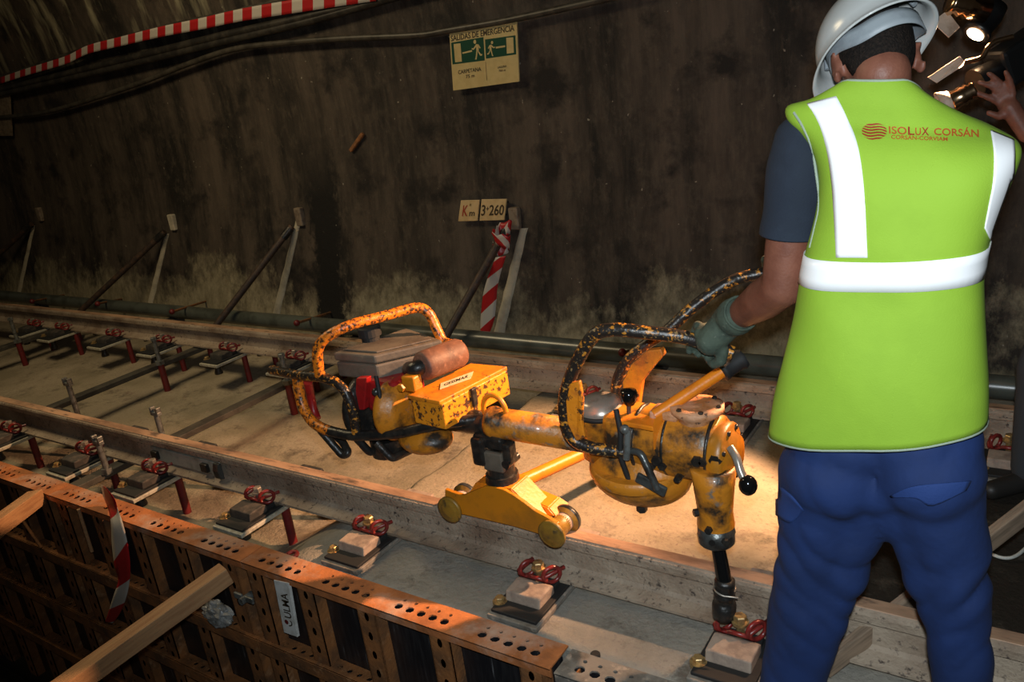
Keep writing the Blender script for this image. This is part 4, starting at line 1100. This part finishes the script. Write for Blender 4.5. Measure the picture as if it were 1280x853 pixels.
def arm(sh, el, wr):
    up = (el-sh); mid = sh+up*.5
    mb.capsule(sh+(el-sh)*.12, mid, .044, .056); mb.capsule(mid, el, .056, .050, 20)
    fd_ = wr-el; m1 = el+fd_*.35
    mb.capsule(el, m1, .050, .052, 20); mb.capsule(m1, wr, .052, .035, 20)
arm(SH_L, EL, WR); arm(SH_R, ER, WRR)
HIPL, HIPR = P(1042, 600, y=1.85), P(1165, 600, y=1.85)
KNL, KNR = P(1012, 740, y=1.84), P(1192, 740, y=1.84)
ANL = P(985, 868, y=1.86); ANR = P(1204, 872, y=1.86)
for h, k, a in ((HIPL, KNL, ANL), (HIPR, KNR, ANR)):
    mb.capsule(PEL, h, .08, .075); mb.capsule(h, k, .072, .05); mb.capsule(k, a, .055, .04)
me = remeshed(mb, .0065, 3)
link('body', me, m_skin, w)
# hair at the back of the head under the helmet
bm = bmesh.new(); bmesh.ops.create_uvsphere(bm, u_segments=40, v_segments=28, radius=1)
dl = []
for fc_ in bm.faces:
    c = fc_.calc_center_median()
    lowest = -.86 if c.y < -.30 else (-.30 if c.y < .05 else .1)
    if c.z < lowest+.06*noise.noise(c*9) or c.y > .55: dl.append(fc_)
bmesh.ops.delete(bm, geom=dl, context='FACES')
for v in bm.verts:
    k = v.co.copy(); rr = 1+.012*noise.noise(k*14); v.co = H+u_*.012+(r_*k.x*.0785+f*k.y*.1000+u_*k.z*.1125)*rr
for fc_ in bm.faces: fc_.smooth = True
mb = MB(); mb.bm.free(); mb.bm = bm
link('hair', solid(mb, .007, -1), m_hair, w)
# helmet
fh = V((-.46, .62, -.63)).normalized(); rh_ = (fh.cross(EZV)).normalized(); uh = rh_.cross(fh)
roll = Quaternion(fh, math.radians(-4)); rh_.rotate(roll); uh.rotate(roll)
HC = H+u_*.035+f*.004
he = bpy.data.objects.new('helmet', None); COL.objects.link(he); he.parent = w
mb = MB(); n = 56; rows = []
def hel(a, e):
    ca, sa = math.cos(a), math.sin(a); ce, se = math.cos(e), math.sin(e)
    return HC+rh_*(.112*ca*ce)+fh*(.138*sa*ce)+uh*(.125*spow(se, .92)+.012*math.exp(-((ca*ce)/.22)**2)*max(0, se))
for i in range(15):
    e = i/14*PI/2*.985
    rows.append([hel(2*PI*k/n, e) for k in range(n)])
brim = []
for (o, dz) in ((.030, -.012), (.016, -.006)):
    row = []
    for k in range(n):
        a = 2*PI*k/n; fr = max(0, math.sin(a))**2
        ex = (o*.45+o*1.15*fr)
        row.append(hel(a, 0)+(rh_*math.cos(a)+fh*math.sin(a))*ex+uh*(dz*(1+.8*fr)-.004))
    brim.append(row)
mb.ring_loft(brim+rows, cap=False)
mb.bm.faces.new([v for v in mb.bm.verts[-n:]])
me = solid(mb, .004, -1); me.name = 'shell'
for p in me.polygons: p.use_smooth = True
link('shell', me, m_helmet, he)
mb = MB()
band = [[HC+rh_*(.090*math.cos(2*PI*k/n))+fh*(.112*math.sin(2*PI*k/n)-.004)+uh*(z-.036*smooth(.1, -.8, math.sin(2*PI*k/n))) for k in range(n)] for z in (-.010, .004, .018, .030)]
mb.ring_loft(band, cap=False); me = solid(mb, .003, 0)
link('suspension_band', me, m_helmetin, he)
mb = MB()
for k in range(4):
    a0 = PI/4+k*PI/2
    mb.tube([HC+rh_*(.094*math.cos(a0)*s)+fh*(.118*math.sin(a0)*s)+uh*(.02+.08*math.sqrt(max(0, 1-s*s))) for s in (1, .9, .7, .4, 0)], .006, 8)
link_ = mb.build('strap_cradle', m_helmetin, he)
# shirt: sleeves and the part under the vest
mb = MB()
def ringpx2(c, rr, tilt, y, yr=None):
    c = P(*c, y=y); d = V(tilt).normalized(); u, v, d = frame(d, EYV)
    return [c+(u*math.cos(2*PI*k/32)+v*math.sin(2*PI*k/32))*rr for k in range(32)]
dn = (EL-SH_L).normalized()
sl = [ringpx2((1022, 158), .050, (-.8, 0, -.5), 1.90), ringpx2((1006, 172), .061, (-.45, 0, -.8), 1.89), ringpx2((1001, 195), .066, dn, 1.885), ringpx2((996, 230), .067, dn, 1.88), ringpx2((991, 262), .066, dn, 1.878), ringpx2((987, 283), .066, dn, 1.876), ringpx2((986, 294), .0665, dn, 1.876)]
sl = dens(sl, 4)
for rg in sl:
    for p in rg: p += V((noise.noise(p*13), noise.noise(p*13+V((7, 0, 0))), 0))*.005
inner = [[p+(sum(rg, V((0, 0, 0)))/32-p)*.07 for p in rg] for rg in (sl[-1], sl[-6])]
mb.ring_loft(sl+inner, cap=False)
dr = (ER-SH_R).normalized()
sr = [[SH_R+V((-.03, 0, .0))+dr*k*.05+q*rr for q in [(frame(dr, EYV)[0]*math.cos(2*PI*j/32)+frame(dr, EYV)[1]*math.sin(2*PI*j/32)) for j in range(32)]] for k, rr in ((0, .05), (.6, .058), (2, .060), (3.5, .060), (4.6, .060))]
mb.ring_loft(sr, cap=False)
core = [[(sum(rg, V((0, 0, 0)))/48)*.06+p*.94 for p in rg] for rg in rings[6:-2]]
mb.ring_loft(core, cap=False)
mb.build('shirt', m_shirt, w)
# vest
mb = MB(); mb.ring_loft(rings, cap=False)
bmesh.ops.recalc_face_normals(mb.bm, faces=mb.bm.faces[:]); mb.bm.normal_update(); bvh = BVHTree.FromBMesh(mb.bm)
me = solid(mb, .004, 0); me.name = 'vest'
for p in me.polygons: p.use_smooth = True
ve = link('vest', me, m_vest, w)
def oncloth(tree, px, py, off=.003):
    d = ray(px, py).normalized(); h = tree.ray_cast(EYE, d)
    if h[0] is None: return None
    n = h[1] if h[1].dot(d) < 0 else -h[1]
    return h[0]+n*off
def patch(name, tree, rows, m, parent, off=.003, thick=.002):
    mb = MB(); vs = []
    for r in rows:
        q = [oncloth(tree, px, py, off) for px, py in r]
        good = [p for p in q if p is not None]
        if not good: continue
        last = good[0]; row = []
        for p in q:
            if p is None: p = last
            last = p; row.append(mb.bm.verts.new(p))
        vs.append(row)
    for a, b in zip(vs, vs[1:]):
        for i in range(len(a)-1):
            try: mb.bm.faces.new((a[i], a[i+1], b[i+1], b[i])).smooth = True
            except ValueError: pass
    mb2 = solid(mb, thick, 0)
    for p in mb2.polygons: p.use_smooth = True
    return link(name, mb2, m, parent)
def lerp2(a, b, t): return (a[0]+(b[0]-a[0])*t, a[1]+(b[1]-a[1])*t)
def spl(pts, n=6): return [(p.x, p.y) for p in curve([V((a, b, 0)) for a, b in pts], n)]
LA = spl([(1009, 131), (1022, 150), (1034, 185), (1041, 230), (1044, 275), (1046, 322)]); LB = spl([(1046, 121), (1060, 150), (1073, 185), (1080, 230), (1083, 275), (1085, 322)])
patch('reflective_band', bvh, [[lerp2(a, b, k/8) for k in range(9)] for a, b in zip(LA, LB)], m_strip, ve)
RA = spl([(1237, 164), (1241, 190), (1240, 225), (1234, 258), (1229, 285)]); RB = spl([(1266, 176), (1267, 196), (1264, 228), (1250, 265), (1236, 300)])
patch('reflective_band', bvh, [[lerp2(a, b, k/8) for k in range(9)] for a, b in zip(RA, RB)], m_strip, ve)
# waist band runs right round the body
def ring_at(py_l, py_r, grow):
    out = []
    for j in range(48):
        col = [rg[j] for rg in rings]
        out.append(col)
    return out
def slice_ring(zl, zr, grow):
    """ring of the vest cut by a plane that is zl high at the left and zr high at the right"""
    out = []
    xl_, xr_ = rings[14][24].x, rings[14][0].x
    for j in range(48):
        col = [rg[j] for rg in rings]; pt_ = col[0]
        for a, b in zip(col, col[1:]):
            za = a.z-(zl+(zr-zl)*(a.x-xl_)/(xr_-xl_)); zb_ = b.z-(zl+(zr-zl)*(b.x-xl_)/(xr_-xl_))
            if za <= 0 <= zb_:
                pt_ = a+(b-a)*(za/(za-zb_)); break
        c = sum((rg_ for rg_ in [pt_]), V((0, 0, 0)))
        ctr = V((( xl_+xr_)/2, YW, pt_.z)); d = (pt_-ctr); d.z = 0
        out.append(pt_+d.normalized()*grow)
    return out
def zof(px, py): 
    q = oncloth(bvh, px, py, 0); return q
a1, a2 = zof(1015, 361), zof(1220, 353); b1_, b2_ = zof(1020, 324), zof(1222, 316)
def ext(a, b):
    xl_, xr_ = rings[14][24].x, rings[14][0].x
    s = (b.z-a.z)/(b.x-a.x); return a.z+s*(xl_-a.x), a.z+s*(xr_-a.x)
lo_, hi_ = ext(a1, a2), ext(b1_, b2_)
mb = MB(); mb.ring_loft([slice_ring(lo_[0]+(hi_[0]-lo_[0])*t, lo_[1]+(hi_[1]-lo_[1])*t, .0045) for t in (0, .33, .66, 1)], cap=False)
me = solid(mb, .0015, 0)
for p in me.polygons: p.use_smooth = True
link('reflective_band', me, m_strip, ve)
mb = MB(); mb.tube([p+V((0, 0, -.002)) for p in rings[0]], .0035, 6, closed=True); mb.build('hem_binding', m_trim, ve)
bl = [oncloth(bvh, px, py, .001) for px, py in spl([(993, 141), (1004, 158), (1014, 180), (1020, 205), (1024, 235), (1024, 262), (1019, 285), (1013, 310)], 4)]
bl = [p for p in bl if p is not None]
mb = MB(); mb.tube(bl, .0035, 6); mb.build('armhole_binding', m_trim, ve)
mb = MB(); mb.tube([p for p in rings[-1]], .0035, 6, closed=True); mb.build('collar_binding', m_trim, ve)
# print on the back of the vest
def onvest(q, e=.0032):
    qq = [V((a, b, 0)) for a, b in q]
    def fn(s, k):
        p = bil(qq, s, k); h = oncloth(bvh, p.x, p.y, e); return h if h is not None else V((0, 0, 0))
    return fn
for body, q, m in (('ISO', [(1111, 158.5), (1133.5, 159.5), (1133.5, 170), (1111.5, 168.5)], m_logo), ('L', [(1135, 159), (1143, 160), (1143, 170.5), (1135, 170)], m_logo2),
                   ('U', [(1144, 160.5), (1151, 161), (1151, 171), (1144, 170.5)], m_logo), ('X', [(1152, 160), (1160.5, 160.5), (1161, 171), (1152, 170.5)], m_logo2),
                   ('CORS\u00c1N', [(1167, 158.5), (1222, 161), (1223, 173.5), (1167, 170.5)], m_logo), ('CORS\u00c1N-CORVIAM', [(1114, 168.5), (1184, 172), (1184, 178), (1114, 175)], m_logo)):
    link('lettering', text_mesh(body, onvest(q)), m, ve)
bm = bmesh.new()
for k in range(6):
    y0 = 154.5+k*3.7
    rowa = []; rowb = []
    for i in range(15):
        x = 1077.5+i*31/14; 
        half = 11*math.sqrt(max(0, 1-((x-1093)/16.2)**2))
        yy = y0+(x-1078)*.16-2.0+1.6*math.sin((x-1078)/31*2*PI)
        lo2, hi2 = 165.2-half, 165.2+half
        rowa.append((x, min(max(yy, lo2), hi2))); rowb.append((x, min(max(yy+2.2, lo2), hi2)))
    for i in range(14):
        if rowb[i][1]-rowa[i][1] < .2 and rowb[i+1][1]-rowa[i+1][1] < .2: continue
        q = [oncloth(bvh, *p, .0032) for p in (rowa[i], rowa[i+1], rowb[i+1], rowb[i])]
        if None in q: continue
        bm.faces.new([bm.verts.new(p) for p in q])
me = bpy.data.meshes.new('logo'); bm.to_mesh(me); bm.free(); link('logo', me, m_logo2, ve)
# trousers
mb = MB()
def leg(pts):
    q = [(P(px, py, y=y), r) for px, py, y, r in pts]
    for (a, ra), (b, rb) in zip(q, q[1:]): mb.capsule(a, b, ra, rb, 20)
mb.ball(P(1100, 600, y=1.84), (.10, .10, .085), 24); mb.ball(P(1062, 545, y=1.84), (.145, .125, .09), 24); mb.ball(P(1140, 545, y=1.84), (.145, .125, .09), 24)
mb.ball(P(1045, 590, y=1.82), (.118, .125, .11), 24); mb.ball(P(1162, 588, y=1.82), (.115, .125, .11), 24)
leg([(1032, 590, 1.84, .110), (1028, 640, 1.84, .106), (1014, 700, 1.845, .086), (1004, 745, 1.84, .083), (995, 800, 1.85, .080), (984, 862, 1.86, .078), (978, 895, 1.87, .076)])
leg([(1168, 590, 1.84, .106), (1172, 640, 1.84, .100), (1188, 700, 1.84, .080), (1194, 745, 1.845, .075), (1199, 800, 1.85, .071), (1203, 862, 1.86, .068), (1205, 895, 1.87, .066)])
leg([(1078, 630, 1.84, .078), (1052, 700, 1.84, .064), (1026, 790, 1.845, .056), (1000, 862, 1.86, .06)]); leg([(1130, 630, 1.84, .074), (1160, 700, 1.84, .058), (1186, 790, 1.845, .054), (1198, 862, 1.86, .056)])
me = remeshed(mb, .009, 16)
me.update()
nr = [v.normal.copy() for v in me.vertices]
for v, n_ in zip(me.vertices, nr):
    p = v.co
    s = 1 if p.x > P(1105, 650, y=1.85).x else -1
    q = V((p.x*4+s*p.z*2.5, p.y*4, p.z*8-s*p.x*10))
    k = noise.noise(q); k2 = noise.noise(V((p.x*9+s*p.z*9, p.y*6, p.z*5))+V((3, 3, 3)))
    knee = .35+.75*math.exp(-((p.z-P(1190, 740, y=1.85).z)/.20)**2)
    v.co = p+n_*(knee*(.022*(abs(k)-.2)+.007*k2))
for p in me.polygons: p.use_smooth = True
bt = bmesh.new(); bt.from_mesh(me); bt.normal_update(); tb = BVHTree.FromBMesh(bt); bt.free()
tro = link('trousers', me, m_trouser, w)
def poly_patch(name, tree, pts, m, parent, n=8):
    """patch between an upper and a lower edge"""
    up, lowe = pts
    U = spl(up, 4); Lw = spl(lowe, 4)
    m_ = min(len(U), len(Lw)); U = U[:m_]; Lw = Lw[:m_]
    patch(name, tree, [[lerp2(a, b, k/n) for a, b in zip(U, Lw)] for k in range(n+1)], m, parent, .004, .003)
poly_patch('pocket_flap', tb, ([(957, 597), (972, 605), (990, 618), (1006, 637)], [(960, 634), (972, 644), (988, 653), (999, 645)]), m_pocket, tro)
poly_patch('pocket_flap', tb, ([(1114, 619), (1140, 608), (1175, 604), (1212, 601)], [(1116, 621), (1146, 622), (1166, 631), (1206, 612)]), m_pocket, tro)
mb = MB(); p = oncloth(tb, 967, 548, .004)
if p is not None: mb.box(p, (.008, .004, .022), bev=.001); mb.build('side_tag', m_redpin, tro)
# boots
for a, s in ((ANL, -1), (ANR, 1)):
    zb_ = ZR+.004; mb = MB(); h = V((s*.25, .97, 0)).normalized()
    mb.capsule(V((a.x, a.y+.01, zb_+.045)), V((a.x, a.y+.01, a.z+.02)), .045, .05); mb.capsule(V((a.x, a.y, zb_+.042)), V((a.x, a.y, zb_+.038))+h*.17, .04, .036)
    me = remeshed(mb, .007, 3); link('boot', me, m_boot, w)
# gloved hands closed round the handles
def gloved(B0, axis, wrist, elbow, m, back):
    """B0 point on the bar, axis along it, back = direction from the bar to the back of the hand"""
    A = axis.normalized(); bk = (back-A*back.dot(A)).normalized(); fw = A.cross(bk)
    if fw.dot(B0-elbow) < 0: fw = -fw
    mb = MB()
    mb.ball(B0+bk*.034-fw*.008, (.050, .044, .024), 16, ax=(A, fw, bk))
    mb.ball(B0+bk*.026-fw*.030, (.040, .030, .026), 16, ax=(A, fw, bk))
    for i in range(4):
        t = -.040+.0265*i; ln = (1.0, 1.1, 1.05, .9)[i]
        o = B0+A*t
        ch = [o+bk*.034+fw*.022, o+bk*.020*ln+fw*.046*ln, o-bk*.014*ln+fw*.043*ln, o-bk*.036*ln+fw*.014, o-bk*.034-fw*.012]
        for a, b, ra, rb in zip(ch, ch[1:], (.0145, .014, .013, .012), (.014, .013, .012, .0105)): mb.capsule(a, b, ra, rb, 12)
    th = [B0+A*.040+bk*.022-fw*.036, B0+A*.046-bk*.006-fw*.044, B0+A*.034-bk*.032-fw*.034, B0+A*.020-bk*.040-fw*.010]
    for a, b, ra, rb in zip(th, th[1:], (.018, .016, .0145), (.016, .0145, .012)): mb.capsule(a, b, ra, rb, 12)
    mb.capsule(B0+bk*.032-fw*.026, wrist, .040, .046, 18)
    cu = wrist+(elbow-wrist).normalized()*.035
    mb.capsule(wrist, cu, .048, .053, 20)
    me = remeshed(mb, .0045, 3)
    g = link('glove', me, m, w)
    d = (elbow-wrist).normalized(); u, v, d = frame(d)
    mb = MB(); mb.tube([cu+d*.034+(u*math.cos(k*PI/12)+v*math.sin(k*PI/12))*.046 for k in range(24)], .004, 8, closed=True); mb.build('cuff_hem', m_glove, g)
    return g
gB = HANDLE[-9]
gloved(gB, HANDLE[-3]-HANDLE[-14], WR+V((-.012, .0, -.004)), EL, m_glove, V((.15, -.25, 1)))
gR = REAR[-3]
gloved(gR, REAR[-1]-REAR[-8], WRR, ER, m_glove, V((.1, -.3, 1)))

# ------------------------------------------------------------------ the camera operator behind, mostly out of the picture
YC = 3.30
LAMP = P(1212, 52, y=YC-.05)
cmn = thing('person', (.10, 3.42, ZR), 'person in black at the right edge, one bare hand under the video camera', 'person')
mb = MB(); hc = V((.20, 3.42, 1.52))
mb.ball(hc, (.075, .095, .11), 20); mb.ball(hc+V((-.06, -.07, -.03)), (.02, .02, .025), 10); mb.capsule(hc-V((0, 0, .08)), hc-V((0, -.02, .2)), .055, .06)
for s in (-1, 1): mb.ball(hc+V((s*.06-.02, -.02*s, 0)), (.012, .02, .03), 10)
mb.capsule((.18, 3.46, 1.28), (.12, 3.44, .72), .13, .13)
SHc = V((.02, 3.40, 1.25)); ELc = V((.14, 3.12, 1.10)); WRc = P(1284, 168, y=3.16)
mb.capsule(SHc+V((.12, .05, 0)), SHc, .06, .055); mb.capsule(SHc, ELc, .05, .042); mb.capsule(ELc, WRc, .042, .028)
for lx, ly in ((.0, 3.30), (.26, 3.46)): mb.capsule((.13, 3.43, .72), (lx, ly, .30), .09, .06); mb.capsule((lx, ly, .30), (lx-.01, ly, ZR+.08), .055, .04)
# open hand, fingers reaching left under the camera
hp = P(1262, 134, y=3.16)
mb.capsule(WRc, hp, .028, .030); mb.ball(hp, (.030, .018, .040), 14, ax=(V((.6, 0, .8)), EYV, V((-.8, 0, .6))))
for pts in (((1255, 122), (1240, 108), (1224, 103)), ((1258, 116), (1246, 100), (1236, 92)), ((1252, 130), (1236, 122), (1217, 115)), ((1266, 116), (1262, 100), (1257, 90))):
    q = [hp]+[P(a, b, y=3.16-.012*i) for i, (a, b) in enumerate(pts)]
    for a, b, ra, rb in zip(q, q[1:], (.014, .0115, .0105), (.0115, .0105, .0085)): mb.capsule(a, b, ra, rb, 12)
q = [hp+V((.01, 0, -.01)), P(1250, 146, y=3.14), P(1236, 141, y=3.13)]
for a, b, ra, rb in zip(q, q[1:], (.015, .0125), (.0125, .0095)): mb.capsule(a, b, ra, rb, 12)
link('body', remeshed(mb, .006, 3), m_skin, cmn)
bm = bmesh.new(); bmesh.ops.create_uvsphere(bm, u_segments=24, v_segments=16, radius=1)
bmesh.ops.delete(bm, geom=[q for q in bm.faces if q.calc_center_median().z < -.1-.5*q.calc_center_median().y or False], context='FACES')
for v in bm.verts: v.co = hc+V((v.co.x*.081, v.co.y*.101, v.co.z*.116))
mb = MB(); mb.bm.free(); mb.bm = bm; link('hair', solid(mb, .006, -1), m_hair, cmn)
mb = MB(); mb.capsule((.18, 3.46, 1.26), (.12, 3.44, .70), .16, .155); mb.capsule(SHc+V((.12, .05, -.02)), SHc, .085, .07); mb.capsule(SHc, ELc, .066, .058); mb.capsule(ELc, ELc+(WRc-ELc)*.75, .056, .042)
mb.capsule((.26, 3.5, 1.25), (.34, 3.3, 1.02), .075, .06); mb.capsule((.34, 3.3, 1.02), (.2, 3.2, 1.22), .055, .045)
link('jacket', remeshed(mb, .009, 4), m_jacket, cmn)
mb = MB()
for lx, ly in ((.0, 3.30), (.26, 3.46)): mb.capsule((.13, 3.43, .70), (lx, ly, .30), .115, .085); mb.capsule((lx, ly, .30), (lx-.01, ly, ZR+.10), .082, .068)
link('trousers', remeshed(mb, .009, 4), m_jeans, cmn)
for lx, ly in ((-.01, 3.30), (.25, 3.46)):
    mb = MB(); mb.capsule((lx, ly, ZR+.05), (lx-.12, ly-.12, ZR+.042), .042, .036); mb.capsule((lx, ly, ZR+.05), (lx, ly, ZR+.12), .042, .045); link('shoe', remeshed(mb, .008, 3), m_boot, cmn)

# video camera with its lamp
vc = thing('video_camera', P(1235, 90, y=YC), 'black video camera with a lit warm lamp and metal lamp flaps at the right edge', 'video camera')
pb0, pb1 = P(1212, 112, y=3.22), P(1275, 70, y=3.36)
d = (pb0-pb1).normalized(); u, v, d = frame(d)
mb = MB(); mb.box(pb1-d*.03, (.10, .13, .26), ax=(u, v, d), bev=.015); mb.build('body', m_camblack, vc)
l0 = P(1172, 130, y=3.15); L_ = (l0-pb1).length
mb = MB(); mb.lathe(pb1+d*.09, l0-pb1-d*.09, [(0, .03), (0, .042), (.05, .045), (.055, .048), (.09, .048)], 24); mb.build('lens_barrel', m_camblack, vc)
q0 = P(1219, 112, y=3.16); q1 = P(1190, 127, y=3.14); dd = (q1-q0)
mb = MB(); mb.lathe(q0, dd, [(0, .028), (.008, .034), (.016, .028), (.024, .035), (.032, .029), (.04, .036), (.05, .031), (dd.length, .036), (dd.length+.004, .03)], 24); mb.build('lens_ring', m_copper, vc)
mb = MB(); hh = P(1188, 126, y=3.14); hh2 = P(1174, 132, y=3.13); mb.lathe(hh, hh2-hh, [(0, .034), ((hh2-hh).length, .046), ((hh2-hh).length, .043), (0, .03)], 20, cap=False); mb.build('lens_hood', m_flap, vc)
lh0, lh1 = P(1248, 36, y=YC+.04), P(1220, 49, y=YC-.03)
d = (V((-1.35, 2.0, -.05))-LAMP).normalized(); u, v, d = frame(d)
lm = bpy.data.objects.new('lamp', None); COL.objects.link(lm); lm.parent = vc
mb = MB(); mb.lathe(LAMP-d*.15, d, [(0, .02), (0, .032), (.04, .040), (.10, .040), (.105, .046), (.12, .046), (.12, .034)], 24); mb.build('housing', m_camblack, lm)
mb = MB(); mb.lathe(LAMP-d*.034, d, [(0, .028), (.006, .028), (.010, .02), (.012, .010), (.013, .002)], 20); mb.build('lens', m_glow, lm)
def flap(pts, ys, nm=m_flap):
    q = [P(a, b, y=y) for (a, b), y in zip(pts, ys)]
    n = (q[1]-q[0]).cross(q[2]-q[0]).normalized()*.003
    mb = MB(); mb.prism(q, n, bev=.0008); mb.build('flap', nm, lm)
flap([(1165, 27), (1184, 13), (1200, 34), (1186, 47)], [3.16, 3.20, 3.19, 3.15])
flap([(1160, 97), (1200, 70), (1206, 77), (1203, 83), (1171, 104)], [3.11, 3.17, 3.19, 3.17, 3.12])
a0, a1 = P(1186, 2, y=3.2), P(1232, 14, y=3.26); d2 = a1-a0
mb = MB(); mb.lathe(a0, d2, [(0, .01), (.0, .034), (.01, .044), (.022, .036), (.034, .046), (.046, .038), (.058, .046), (.07, .039), (d2.length, .042), (d2.length, .02)], 24); mb.build('battery_grip', m_copper, vc)
mb = MB(); mb.tube([P(1206, 78, y=3.2), P(1228, 73, y=3.22), P(1234, 60, y=3.23), P(1243, 52, y=3.24), P(1266, 46, y=3.26)], .009, 10, round_corners=.02); mb.build('lamp_bracket', m_copper, vc)

# ------------------------------------------------------------------ light
def aim(o, target):
    d = V(target)-o.location; o.rotation_mode = 'QUATERNION'; o.rotation_quaternion = d.to_track_quat('-Z', 'Y')

ld = bpy.data.lights.new('video_lamp', 'SPOT'); ld.energy = 720; ld.color = (1, .54, .28); ld.shadow_soft_size = .035; ld.spot_size = 1.15; ld.spot_blend = .3
lo = bpy.data.objects.new('video_lamp', ld); COL.objects.link(lo); lo.location = LAMP; aim(lo, (-1.75, 2.25, -.05))
fd = bpy.data.lights.new('camera_flash', 'SPOT'); fd.energy = 195; fd.color = (.84, .94, 1.0); fd.shadow_soft_size = .03; fd.spot_size = 1.75; fd.spot_blend = .9
fo = bpy.data.objects.new('camera_flash', fd); COL.objects.link(fo); fo.location = EYE+cy*.11+cx*.02; aim(fo, P(840, 420, y=2.1))
ad = bpy.data.lights.new('unseen_fill', 'AREA'); ad.energy = 66; ad.color = (1, .79, .47); ad.shape = 'RECTANGLE'; ad.size = 2.0; ad.size_y = .25  # unseen lamp, added as soft warm fill over the left track
ao = bpy.data.objects.new('unseen_fill', ad); COL.objects.link(ao); ao.location = (-5.2, 1.9, 3.6); aim(ao, (-4.6, 3.0, -.3))
wd = bpy.data.worlds.new('tunnel_air'); S.world = wd; wd.use_nodes = True
wd.node_tree.nodes['Background'].inputs['Color'].default_value = (.9, .75, .55, 1); wd.node_tree.nodes['Background'].inputs['Strength'].default_value = .012
S.view_settings.view_transform = 'Standard'; S.view_settings.look = 'None'; S.view_settings.gamma = 1; S.view_settings.use_curve_mapping = False
S.view_settings.exposure = 0
